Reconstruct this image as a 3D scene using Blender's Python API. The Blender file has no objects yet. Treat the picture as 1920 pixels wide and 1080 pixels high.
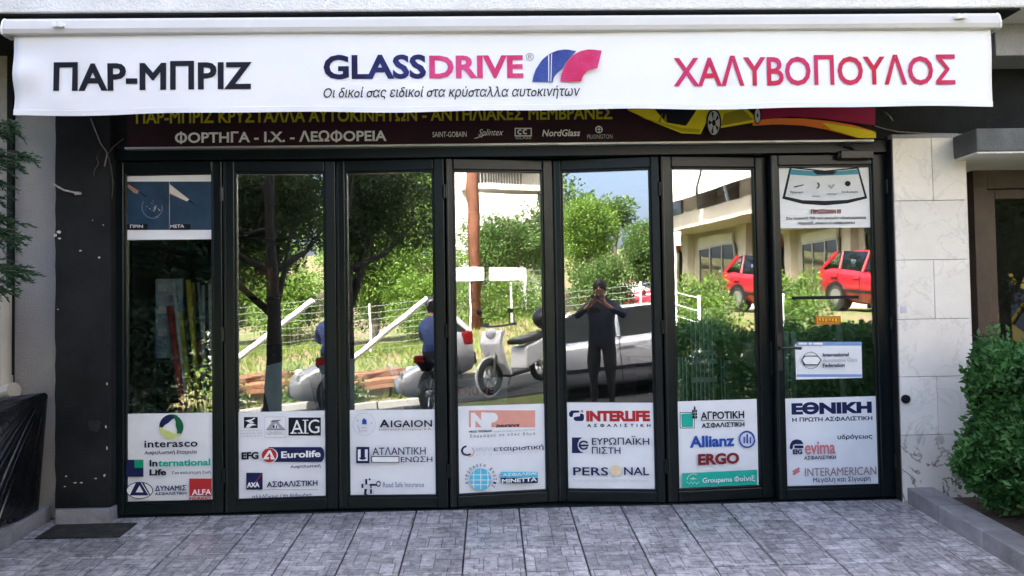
import bpy, bmesh, math, random
import numpy as np
from mathutils import Vector, Matrix
random.seed(7); RNG = np.random.default_rng(7)
SC = bpy.context.scene
COL = SC.collection

# ---------------------------------------------------------------- camera
F = 1440.0; CP = np.array([0.0, -5.0, 1.27])
psi, phi, rho = [math.radians(a) for a in (1.6, 1.7, 0.95)]
FW = np.array([math.sin(psi)*math.cos(phi), math.cos(psi)*math.cos(phi), math.sin(phi)])
_r0 = np.array([math.cos(psi), -math.sin(psi), 0]); _u0 = np.cross(_r0, FW)
RT = _r0*math.cos(rho)-_u0*math.sin(rho); UP = _u0*math.cos(rho)+_r0*math.sin(rho)
cam = bpy.data.cameras.new('camera'); cam.sensor_width = 36.0; cam.lens = 36.0*F/1920.0
cam.clip_start = 0.02; cam.clip_end = 2000
camo = bpy.data.objects.new('camera', cam); COL.objects.link(camo)
camo.matrix_world = Matrix(((RT[0], UP[0], -FW[0], CP[0]), (RT[1], UP[1], -FW[1], CP[1]), (RT[2], UP[2], -FW[2], CP[2]), (0, 0, 0, 1)))
SC.camera = camo

# ---------------------------------------------------------------- sky, sun, exposure
SUN_EL, SUN_AZ = 47.0, -34.0            # azimuth from +Y towards +X
w = bpy.data.worlds.new('World'); SC.world = w; w.use_nodes = True
nt = w.node_tree; nt.nodes.clear()
sky = nt.nodes.new('ShaderNodeTexSky'); sky.sky_type = 'NISHITA'; sky.sun_disc = False
sky.sun_elevation = math.radians(SUN_EL); sky.sun_rotation = math.radians(SUN_AZ)
sky.air_density = 0.7; sky.dust_density = 8.0; sky.ozone_density = 0.6
bg = nt.nodes.new('ShaderNodeBackground'); bg.inputs['Strength'].default_value = 0.15
out = nt.nodes.new('ShaderNodeOutputWorld')
nt.links.new(sky.outputs[0], bg.inputs['Color']); nt.links.new(bg.outputs[0], out.inputs['Surface'])
sl = bpy.data.lights.new('sun', 'SUN'); sl.energy = 4.0; sl.angle = math.radians(0.5); sl.color = (1.0, 0.95, 0.87)
slo = bpy.data.objects.new('sun', sl); COL.objects.link(slo)
_e, _a = math.radians(SUN_EL), math.radians(SUN_AZ)
SUNV = Vector((math.sin(_a)*math.cos(_e), math.cos(_a)*math.cos(_e), math.sin(_e)))
slo.rotation_euler = SUNV.to_track_quat('Z', 'Y').to_euler(); slo.location = (0, 20, 30)
SC.view_settings.view_transform = 'Standard'; SC.view_settings.look = 'None'
SC.view_settings.gamma = 1.0; SC.view_settings.exposure = 3.0
SC.render.engine = 'CYCLES'
SC.cycles.max_bounces = 10; SC.cycles.transparent_max_bounces = 16; SC.cycles.use_denoising = True
SC.cycles.caustics_reflective = False; SC.cycles.caustics_refractive = False

# ---------------------------------------------------------------- pixel -> place helpers
def ray(px, py):
    d = FW+RT*(px-960)/F-UP*(py-540)/F; return d/np.linalg.norm(d)
def at(px, py, Y):
    d = ray(px, py); return CP+d*((Y-CP[1])/d[1])
class Plane:
    """vertical plane: origin o, horizontal axis ex, outward normal n (towards the street)"""
    def __init__(s, o, theta=0.0):
        t = math.radians(theta); s.o = np.array(o, float)
        s.ex = np.array([math.cos(t), -math.sin(t), 0.0]); s.n = np.array([-math.sin(t), -math.cos(t), 0.0])
    def uv(s, px, py):
        d = ray(px, py); k = ((s.o-CP)@s.n)/(d@s.n); q = CP+d*k-s.o
        return float(q@s.ex), float(q[2])
    def w(s, u, v, d=0.0):
        p = s.o+s.ex*u+s.n*d; return (p[0], p[1], p[2]+v)
def YP(y): return Plane((0, y, 0))

# ---------------------------------------------------------------- materials
MATS = {}
def pm(name, col, rough=0.6, metal=0.0, var=0.12, scale=6.0, bump=0.0, bscale=None, spec=0.5, coat=0.0, col2=None, contrast=None, rand=0.0, coords='pos', alpha=None, trans=0.0, dist=0.02):
    """procedural principled material: colour varied by noise, optional relief and per-object randomness"""
    if name in MATS: return MATS[name]
    m = bpy.data.materials.new(name); m.use_nodes = True; t = m.node_tree
    b = t.nodes['Principled BSDF']; L = t.links.new
    b.inputs['Roughness'].default_value = rough; b.inputs['Metallic'].default_value = metal
    b.inputs['Specular IOR Level'].default_value = spec; b.inputs['Coat Weight'].default_value = coat
    b.inputs['Transmission Weight'].default_value = trans
    if coords == 'pos':
        g = t.nodes.new('ShaderNodeNewGeometry'); co = g.outputs['Position']
    else:
        g = t.nodes.new('ShaderNodeTexCoord'); co = g.outputs['Object']
    n = t.nodes.new('ShaderNodeTexNoise'); n.inputs['Scale'].default_value = scale; n.inputs['Detail'].default_value = 6; n.inputs['Roughness'].default_value = 0.6
    L(co, n.inputs['Vector'])
    r = t.nodes.new('ShaderNodeValToRGB'); lo, hi = contrast or (0.3, 0.7)
    r.color_ramp.elements[0].position = lo; r.color_ramp.elements[1].position = hi
    c2 = col2 or tuple(min(1, c*(1+var)) for c in col); c1 = col if col2 else tuple(c*(1-var) for c in col)
    r.color_ramp.elements[0].color = (*c1, 1); r.color_ramp.elements[1].color = (*c2, 1)
    L(n.outputs['Fac'], r.inputs['Fac']); cout = r.outputs['Color']
    if rand:
        oi = t.nodes.new('ShaderNodeObjectInfo'); mr = t.nodes.new('ShaderNodeMapRange')
        mr.inputs['To Min'].default_value = 1-rand; mr.inputs['To Max'].default_value = 1+rand
        L(oi.outputs['Random'], mr.inputs['Value'])
        vm = t.nodes.new('ShaderNodeVectorMath'); vm.operation = 'SCALE'; L(cout, vm.inputs[0]); L(mr.outputs[0], vm.inputs['Scale']); cout = vm.outputs[0]
    L(cout, b.inputs['Base Color'])
    if bump:
        n2 = t.nodes.new('ShaderNodeTexNoise'); n2.inputs['Scale'].default_value = bscale or scale*8; n2.inputs['Detail'].default_value = 4
        L(co, n2.inputs['Vector'])
        bp = t.nodes.new('ShaderNodeBump'); bp.inputs['Strength'].default_value = bump; bp.inputs['Distance'].default_value = dist
        L(n2.outputs['Fac'], bp.inputs['Height']); L(bp.outputs[0], b.inputs['Normal'])
    MATS[name] = m; return m
def flat(name, col, rough=0.45):
    return pm('print_'+name, col, rough, var=0.04, scale=20, spec=0.12)
def leafmat(name, c1, c2, trans=0.35, scale=1.3):
    if name in MATS: return MATS[name]
    m = bpy.data.materials.new(name); m.use_nodes = True; t = m.node_tree; L = t.links.new
    b = t.nodes['Principled BSDF']; b.inputs['Roughness'].default_value = 0.45; b.inputs['Specular IOR Level'].default_value = 0.4
    g = t.nodes.new('ShaderNodeNewGeometry'); n = t.nodes.new('ShaderNodeTexNoise'); n.inputs['Scale'].default_value = scale; n.inputs['Detail'].default_value = 8; n.inputs['Roughness'].default_value = 0.75
    L(g.outputs['Position'], n.inputs['Vector'])
    r = t.nodes.new('ShaderNodeValToRGB'); r.color_ramp.elements[0].position = 0.32; r.color_ramp.elements[1].position = 0.68
    r.color_ramp.elements[0].color = (*c1, 1); r.color_ramp.elements[1].color = (*c2, 1)
    L(n.outputs['Fac'], r.inputs['Fac']); L(r.outputs[0], b.inputs['Base Color'])
    tr = t.nodes.new('ShaderNodeBsdfTranslucent'); L(r.outputs[0], tr.inputs['Color'])
    mx = t.nodes.new('ShaderNodeMixShader'); mx.inputs[0].default_value = trans
    L(b.outputs[0], mx.inputs[1]); L(tr.outputs[0], mx.inputs[2]); L(mx.outputs[0], t.nodes['Material Output'].inputs['Surface'])
    MATS[name] = m; return m
def glassmat(name, tint=(0.8, 0.86, 0.85), base=0.22, rough=0.0, wav=0.0, refl=(1, 1, 1)):
    """thin pane: reflection rising to grazing angles over clear tinted transmission, slightly wavy"""
    if name in MATS: return MATS[name]
    m = bpy.data.materials.new(name); m.use_nodes = True; t = m.node_tree; t.nodes.clear(); L = t.links.new
    o = t.nodes.new('ShaderNodeOutputMaterial'); mx = t.nodes.new('ShaderNodeMixShader')
    gl = t.nodes.new('ShaderNodeBsdfGlossy'); gl.inputs['Roughness'].default_value = rough; gl.inputs['Color'].default_value = (*refl, 1)
    tp = t.nodes.new('ShaderNodeBsdfTransparent'); tp.inputs['Color'].default_value = (*tint, 1)
    lw = t.nodes.new('ShaderNodeLayerWeight'); lw.inputs['Blend'].default_value = 0.35
    mr = t.nodes.new('ShaderNodeMapRange'); mr.inputs['To Min'].default_value = base; mr.inputs['To Max'].default_value = 0.95
    L(lw.outputs['Fresnel'], mr.inputs['Value']); L(mr.outputs[0], mx.inputs[0])
    L(tp.outputs[0], mx.inputs[1]); L(gl.outputs[0], mx.inputs[2]); L(mx.outputs[0], o.inputs['Surface'])
    if wav:
        g = t.nodes.new('ShaderNodeNewGeometry'); n = t.nodes.new('ShaderNodeTexNoise'); n.inputs['Scale'].default_value = 2.2; n.inputs['Detail'].default_value = 2
        L(g.outputs['Position'], n.inputs['Vector'])
        bp = t.nodes.new('ShaderNodeBump'); bp.inputs['Strength'].default_value = wav; bp.inputs['Distance'].default_value = 0.01
        L(n.outputs['Fac'], bp.inputs['Height']); L(bp.outputs[0], gl.inputs['Normal'])
    MATS[name] = m; return m

# ---------------------------------------------------------------- mesh builder
class MB:
    def __init__(s): s.v = []; s.f = []; s.m = []
    def add(s, vs, fs, mi=0):
        k = len(s.v); s.v += [tuple(map(float, p)) for p in vs]; s.f += [tuple(i+k for i in f) for f in fs]; s.m += [mi]*len(fs); return s
    def box(s, x0, x1, y0, y1, z0, z1, mi=0):
        return s.hexa([(x0, y0, z0), (x1, y0, z0), (x1, y1, z0), (x0, y1, z0), (x0, y0, z1), (x1, y0, z1), (x1, y1, z1), (x0, y1, z1)], mi)
    def hexa(s, p, mi=0):
        return s.add(p, [(0, 3, 2, 1), (4, 5, 6, 7), (0, 1, 5, 4), (1, 2, 6, 5), (2, 3, 7, 6), (3, 0, 4, 7)], mi)
    def pbox(s, P, u0, u1, v0, v1, d0, d1, mi=0):      # box on a plane, d outward
        return s.hexa([P.w(u0, v0, d1), P.w(u1, v0, d1), P.w(u1, v0, d0), P.w(u0, v0, d0), P.w(u0, v1, d1), P.w(u1, v1, d1), P.w(u1, v1, d0), P.w(u0, v1, d0)], mi)
    def tube(s, pts, r, n=8, mi=0, cap=True):
        pts = [np.array(p, float) for p in pts]; rs = r if hasattr(r, '__len__') else [r]*len(pts)
        vs = []; fs = []
        for i, p in enumerate(pts):
            a = pts[min(i+1, len(pts)-1)]-pts[max(i-1, 0)]; a = a/(np.linalg.norm(a)+1e-9)
            h = np.array([0, 0, 1.0]) if abs(a[2]) < 0.9 else np.array([1.0, 0, 0])
            e1 = np.cross(a, h); e1 /= np.linalg.norm(e1); e2 = np.cross(a, e1)
            for k in range(n):
                t = 2*math.pi*k/n; vs.append(p+(e1*math.cos(t)+e2*math.sin(t))*rs[i])
        for i in range(len(pts)-1):
            for k in range(n):
                q = (k+1) % n; fs.append((i*n+k, (i+1)*n+k, (i+1)*n+q, i*n+q))
        if cap:
            fs.append(tuple(range(n))); fs.append(tuple(reversed(range((len(pts)-1)*n, len(pts)*n))))
        return s.add(vs, fs, mi)
    def torus(s, c, axis, R, r, n=24, k=8, mi=0):
        c = np.array(c, float); a = np.array(axis, float); a /= np.linalg.norm(a)
        h = np.array([0, 0, 1.0]) if abs(a[2]) < 0.9 else np.array([1.0, 0, 0]); e1 = np.cross(a, h); e1 /= np.linalg.norm(e1); e2 = np.cross(a, e1)
        vs = []; fs = []
        for i in range(n):
            t = 2*math.pi*i/n; d = e1*math.cos(t)+e2*math.sin(t)
            for j in range(k):
                q = 2*math.pi*j/k; vs.append(c+d*(R+r*math.cos(q))+a*r*math.sin(q))
        for i in range(n):
            for j in range(k):
                fs.append((i*k+j, ((i+1) % n)*k+j, ((i+1) % n)*k+(j+1) % k, i*k+(j+1) % k))
        return s.add(vs, fs, mi)
    def prism(s, pts, d, mi=0):      # planar polygon pts (3d), extruded by vector d
        n = len(pts); p = [np.array(q, float) for q in pts]; d = np.array(d, float)
        fs = [tuple(range(n)), tuple(reversed(range(n, 2*n)))]+[(i, n+i, n+(i+1) % n, (i+1) % n) for i in range(n)]
        return s.add(p+[q+d for q in p], fs, mi)
    def ball(s, c, r, n=12, k=8, mi=0):
        rx, ry, rz = r if hasattr(r, '__len__') else (r, r, r); vs = []; fs = []
        for i in range(k+1):
            t = math.pi*i/k
            for j in range(n):
                q = 2*math.pi*j/n; vs.append((c[0]+rx*math.sin(t)*math.cos(q), c[1]+ry*math.sin(t)*math.sin(q), c[2]+rz*math.cos(t)))
        for i in range(k):
            for j in range(n): fs.append((i*n+j, (i+1)*n+j, (i+1)*n+(j+1) % n, i*n+(j+1) % n))
        return s.add(vs, fs, mi)
    def build(s, name, mats, parent=None, smooth=False, bevel=0.0, fix=True, subsurf=0):
        v = np.array(s.v); c = (v.min(0)+v.max(0))/2; c[2] = v[:, 2].min()
        me = bpy.data.meshes.new(name); me.from_pydata((v-c).tolist(), [], s.f)
        ms = mats if isinstance(mats, (list, tuple)) else [mats]
        for m in ms: me.materials.append(m)
        if len(ms) > 1: me.polygons.foreach_set('material_index', s.m)
        if fix:
            bm = bmesh.new(); bm.from_mesh(me); bmesh.ops.recalc_face_normals(bm, faces=bm.faces); bm.to_mesh(me); bm.free()
        if smooth: me.polygons.foreach_set('use_smooth', [True]*len(me.polygons))
        me.update()
        o = bpy.data.objects.new(name, me); COL.objects.link(o); o.location = c
        if parent is not None: par(o, parent)
        if bevel:
            b = o.modifiers.new('bevel', 'BEVEL'); b.width = bevel; b.segments = 2; b.limit_method = 'ANGLE'
        if subsurf:
            b = o.modifiers.new('smooth', 'SUBSURF'); b.levels = subsurf; b.render_levels = subsurf
        return o
def mw(o):
    m = Matrix.LocRotScale(o.location, o.rotation_euler, o.scale)
    return mw(o.parent) @ o.matrix_parent_inverse @ m if o.parent else m
def par(o, p): o.parent = p; o.matrix_parent_inverse = mw(p).inverted()
def tag(o, label=None, cat=None, group=None, kind=None):
    if label: o['label'] = label
    if cat: o['category'] = cat
    if group: o['group'] = group
    if kind: o['kind'] = kind
    return o
def thing(name, label, cat, loc=(0, 0, 0), group=None):
    o = bpy.data.objects.new(name, None); COL.objects.link(o); o.location = loc; o.empty_display_size = 0.1
    return tag(o, label, cat, group)
def copy_tree(o, parent=None):
    c = o.copy(); COL.objects.link(c)
    if parent is not None: c.parent = parent
    for ch in list(o.children): copy_tree(ch, c)
    return c
def mesh_np(name, verts, faces_n, mats, parent=None, midx=None, smooth=False):
    """fast mesh of equal-sized polygons: verts (N,3) in order, faces_n corners each"""
    n = len(verts)//faces_n; c = verts.mean(0); c[2] = verts[:, 2].min()
    me = bpy.data.meshes.new(name); me.vertices.add(len(verts)); me.vertices.foreach_set('co', (verts-c).astype(np.float32).ravel())
    me.loops.add(len(verts)); me.loops.foreach_set('vertex_index', np.arange(len(verts), dtype=np.int32))
    me.polygons.add(n); me.polygons.foreach_set('loop_start', np.arange(0, len(verts), faces_n, dtype=np.int32))
    for m in (mats if isinstance(mats, (list, tuple)) else [mats]): me.materials.append(m)
    if midx is not None: me.polygons.foreach_set('material_index', midx.astype(np.int32))
    me.update(calc_edges=True); me.validate()
    o = bpy.data.objects.new(name, me); COL.objects.link(o); o.location = c
    if parent is not None: par(o, parent)
    return o

# ---------------------------------------------------------------- printing: lettering and marks on a plane
_TM = {}
LAT = dict(zip('ΑΒΕΖΗΙΚΜΝΟΡΤΥΧο', 'ABEZHIKMNOPTYXo'))
SUB = {'Φ': 'O', 'δ': 'o', 'σ': 'o', 'κ': 'к', 'π': 'п', 'θ': 'o'}      # letters whose outlines overlap are drawn as a sound letter plus strokes
def _glyphs(body, bold, shear, space):
    c = bpy.data.curves.new('lettering', 'FONT'); c.body = body
    c.bevel_depth = bold; c.bevel_resolution = 0; c.shear = shear; c.resolution_u = 3; c.space_character = space; c.fill_mode = 'FRONT'
    o = bpy.data.objects.new('lettering', c); COL.objects.link(o)
    dg = bpy.context.evaluated_depsgraph_get(); dg.update()
    me = bpy.data.meshes.new_from_object(o.evaluated_get(dg))
    v = np.array([p.co[:] for p in me.vertices]); f = [tuple(p.vertices) for p in me.polygons]
    bpy.data.objects.remove(o); bpy.data.curves.remove(c); bpy.data.meshes.remove(me)
    return v, f
def _stroke(pts, wd, v, f, shear):
    for (xa, ya), (xb, yb) in zip(pts[:-1], pts[1:]):
        L_ = math.hypot(xb-xa, yb-ya); dx, dy = (xb-xa)/L_*wd/2, (yb-ya)/L_*wd/2; k = len(v)
        for x, y in ((xa-dx*.6+dy, ya-dy*.6-dx), (xb+dx*.6+dy, yb+dy*.6-dx), (xb+dx*.6-dy, yb+dy*.6+dx), (xa-dx*.6-dy, ya-dy*.6+dx)): v.append((x+shear*y, y, .5))
        f.append((k, k+1, k+2, k+3))
def text_mesh(body, bold, shear, space):
    key = (body, bold, shear, space)
    if key in _TM: return _TM[key]
    mp = ''.join(SUB.get(LAT.get(ch, ch), LAT.get(ch, ch)) for ch in body)
    v, f = _glyphs(mp, bold, shear, space); v = v.copy(); v[:, 2] /= (bold or 1); v = v.tolist()
    for i, ch in enumerate(body):
        if ch in 'Φδσθ':
            pv, _ = _glyphs(mp[:i+1], 0, 0, space); ov, _ = _glyphs(mp[i], 0, 0, space)
            w_, h_ = ov[:, 0].max()-ov[:, 0].min(), ov[:, 1].max(); x1 = pv[:, 0].max(); x0 = x1-w_; t = .075+2*bold
            if ch == 'Φ': _stroke([((x0+x1)/2, -.05), ((x0+x1)/2, h_+.05)], t, v, f, shear)
            elif ch == 'θ': _stroke([(x0+.03, h_*.5), (x1-.03, h_*.5)], t*.8, v, f, shear)
            elif ch == 'σ': _stroke([(x0+w_*.5, h_-.035), (x1+w_*.16, h_-.035)], t, v, f, shear)
            else: _stroke([(x0+w_*.75, h_*.86), (x0+w_*.42, h_*1.13), (x0+w_*.3, h_*1.32), (x0+w_*.5, h_*1.48), (x0+w_*.88, h_*1.44)], t*.9, v, f, shear)
    v3 = np.array(v); v = v3[:, :2]; hz = v3[:, 2]*.0002
    lo, hi = v.min(0), v.max(0); v = np.concatenate([(v-lo)/(hi-lo), hz[:, None]], 1)
    _TM[key] = (v, f); return _TM[key]
class Print:
    def __init__(s, P, parent, d, cv=lambda x, y: (x, y)): s.P = P; s.par = parent; s.d = d; s.cv = cv; s.k = 0
    def uv(s, x, y): return s.P.uv(*s.cv(x, y))
    def nd(s): s.k += 1; return s.d+0.0004*s.k
    def text(s, body, x0, y0, x1, y1, mat, bold=0.0, shear=0.0, space=1.0, name='lettering'):
        v, f = text_mesh(body, bold, shear, space); d = s.nd()
        ua, va = s.uv(x0, (y0+y1)/2); ub, vb = s.uv(x1, (y0+y1)/2); um, v0 = s.uv((x0+x1)/2, y1); _, v1 = s.uv((x0+x1)/2, y0)
        mb = MB(); mb.add([s.P.w(ua+(ub-ua)*p[0], v0+(v1-v0)*p[1], d+p[2]) for p in v], f)
        return mb.build(name, mat, s.par, fix=False)
    def shapes(s, name, polys):
        """polys: list of (points, material); later ones lie in front"""
        mb = MB(); mats = []
        for pts, m in polys:
            if m not in mats: mats.append(m)
            d = s.nd(); uvs = [s.uv(*p) for p in pts]
            mb.add([s.P.w(u, v, d) for u, v in uvs], [tuple(range(len(pts)))], mats.index(m))
        return mb.build(name, mats, s.par, fix=False)
def rc(x0, y0, x1, y1): return [(x0, y1), (x1, y1), (x1, y0), (x0, y0)]
def el(cx, cy, rx, ry=None, n=28, a0=0, a1=360):
    ry = ry or rx; return [(cx+rx*math.cos(math.radians(a0+(a1-a0)*i/n)), cy-ry*math.sin(math.radians(a0+(a1-a0)*i/n))) for i in range(n if a1-a0 >= 360 else n+1)]
def ringpolys(cx, cy, r0, r1, m, a0=0, a1=360, n=20, ky=1.0):
    o = []
    for i in range(n):
        t0 = math.radians(a0+(a1-a0)*i/n); t1 = math.radians(a0+(a1-a0)*(i+1)/n)
        o.append(([(cx+r0*math.cos(t0), cy-ky*r0*math.sin(t0)), (cx+r1*math.cos(t0), cy-ky*r1*math.sin(t0)), (cx+r1*math.cos(t1), cy-ky*r1*math.sin(t1)), (cx+r0*math.cos(t1), cy-ky*r0*math.sin(t1))], m))
    return o
INK = flat('ink', (0.012, 0.013, 0.02)); NAVY = flat('navy', (0.014, 0.02, 0.075)); WHT = flat('white', (0.8, 0.8, 0.8)); RED = flat('red', (0.45, 0.03, 0.035))
GRN = flat('green', (0.01, 0.3, 0.16)); DGRN = flat('dark_green', (0.01, 0.12, 0.05)); LIME = flat('lime', (0.55, 0.62, 0.2)); BLUE = flat('blue', (0.02, 0.08, 0.36)); CYAN = flat('cyan', (0.09, 0.5, 0.68))
SALM = flat('salmon', (0.72, 0.33, 0.26)); ROSE = flat('rose', (0.6, 0.2, 0.22)); MAR = flat('maroon', (0.2, 0.02, 0.025)); GRY = flat('grey', (0.35, 0.35, 0.38)); PGRY = flat('pale_grey', (0.55, 0.56, 0.6)); PEACH = flat('peach', (0.75, 0.6, 0.4)); TEAL = flat('teal', (0.02, 0.4, 0.3)); YEL = flat('yellow', (0.62, 0.5, 0.03)); LINE = flat('line', (0.3, 0.28, 0.3))
PAPER = pm('white_vinyl_sheet', (0.76, 0.77, 0.79), 0.4, var=0.05, scale=4, bump=0.06, bscale=7)

# ---------------------------------------------------------------- shared surface materials
M_DARK = pm('dark_painted_plaster', (0.013, 0.0145, 0.0155), 0.85, var=0.45, scale=3, bump=0.25, bscale=60, spec=0.15)
M_FRAME = pm('anthracite_aluminium', (0.0035, 0.0068, 0.0082), 0.28, var=0.2, scale=4, spec=0.28, bump=0.03, bscale=40)
M_WHITEP = pm('white_rough_plaster', (0.74, 0.73, 0.71), 0.85, var=0.1, scale=3, bump=0.5, bscale=70)
M_GREYP = pm('grey_plaster', (0.30, 0.30, 0.31), 0.85, var=0.15, scale=2.5, bump=0.35, bscale=60)
M_CONC = pm('grey_concrete', (0.26, 0.26, 0.27), 0.85, var=0.2, scale=3, bump=0.35, bscale=50)
M_SLAB = pm('grey_kerb_stone', (0.20, 0.20, 0.215), 0.7, var=0.25, scale=9, bump=0.3, bscale=60, rand=0.12)
M_WHITE = pm('white_paint', (0.75, 0.75, 0.74), 0.5, var=0.05, scale=3)
M_BLACK = pm('black_plastic', (0.012, 0.012, 0.013), 0.35, var=0.2)
M_STEEL = pm('brushed_steel', (0.5, 0.5, 0.5), 0.3, metal=1.0, var=0.1)
M_ALU = pm('aluminium_trim', (0.6, 0.6, 0.62), 0.4, metal=0.8, var=0.1)
M_GLASS = glassmat('shop_glass', tint=(0.90, 0.94, 0.94), base=0.22, wav=0.055)
M_CARGLASS = glassmat('car_glass', tint=(0.10, 0.14, 0.12), base=0.07)
M_WINDOW = glassmat('house_window_glass', tint=(0.3, 0.32, 0.33), base=0.2)

# ================================================================ GROUND
def smooth(a, b, t): t = min(1, max(0, (t-a)/(b-a))); return t*t*(3-2*t)
YBR = -1.319                                 # the ramp levels out here
def zf(y):                                   # forecourt ramp
    return 0.0805*y if y > YBR else 0.0805*YBR+0.004*(y-YBR)
def zroad(x): return -0.14+0.10*max(-9, min(4, x))
def gz(x, y):
    if y > 0: return -0.06
    a = zf(max(y, -6))-0.03
    zr = zroad(x)
    b = zr+0.1*smooth(-8.5, -8.7, y)+0.75*smooth(-8.8, -13.0, y)+0.03*max(0, -13-y)
    hill = 3.5*math.exp(-(((x-3)/16)**2+((y+55)/16)**2))+5*math.exp(-(((x+28)/22)**2+((y+50)/18)**2))
    return a+(b-a)*smooth(-5.4, -6.3, y)+hill*smooth(-22, -40, y)
xs = sorted(set(list(np.arange(-16, 16.01, 0.5))+[-300, -150, -80, -50, -36, -28, -22, -19, 19, 22, 28, 36, 50, 80, 150, 300]))
ys = sorted(set(list(np.arange(-15, 0.01, 0.25))+[-300, -180, -110, -85, -75, -68, -62, -58, -54, -50, -46, -42, -38, -34, -30, -27, -24, -21, -19, -17, 0.1, 6, 20, 60, 300]))
mb = MB(); nx = len(xs)
mb.add([(x, y, gz(x, y)-0.004) for y in ys for x in xs], [(j*nx+i, j*nx+i+1, (j+1)*nx+i+1, (j+1)*nx+i) for j in range(len(ys)-1) for i in range(nx-1)])
M_EARTH = pm('dry_earth_and_grass', (0.16, 0.12, 0.07), 0.95, scale=0.9, col2=(0.10, 0.13, 0.035), contrast=(0.42, 0.58), bump=0.5, bscale=12)
g = mb.build('ground', M_EARTH, smooth=True, fix=False); tag(g, kind='structure')
M_ASPH = pm('asphalt', (0.040, 0.040, 0.042), 0.85, var=0.3, scale=4, bump=0.5, bscale=150)
mb = MB(); rx = np.arange(-30, 30.01, 0.75); ry = np.linspace(-8.5, -6.0, 9)
mb.add([(x, y, gz(x, y)+0.012) for y in ry for x in rx], [(j*len(rx)+i, j*len(rx)+i+1, (j+1)*len(rx)+i+1, (j+1)*len(rx)+i) for j in range(8) for i in range(len(rx)-1)])
tag(mb.build('road', M_ASPH, smooth=True, fix=False), kind='structure')
far_kerb = thing('far_kerb', 'concrete kerb along the far side of the road', 'kerb', (0, -8.58, gz(0, -8.58)-0.1)); far_kerb['kind'] = 'structure'
M_KERB = pm('pale_concrete_kerb', (0.22, 0.215, 0.205), 0.85, var=0.15, scale=5, bump=0.2, rand=0.1)
for i in range(24):
    x0 = -12+i*1.0
    z0, z1 = gz(x0, -8.45), gz(x0+1, -8.45)
    m_ = MB().hexa([(x0+.01, -8.68, z0-.1), (x0+.99, -8.68, z1-.1), (x0+.99, -8.5, z1-.1), (x0+.01, -8.5, z0-.1), (x0+.01, -8.68, z0+.13), (x0+.99, -8.68, z1+.13), (x0+.99, -8.5, z1+.13), (x0+.01, -8.5, z0+.13)])
    m_.build('kerb_stone', M_KERB, far_kerb, bevel=0.012)

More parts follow.
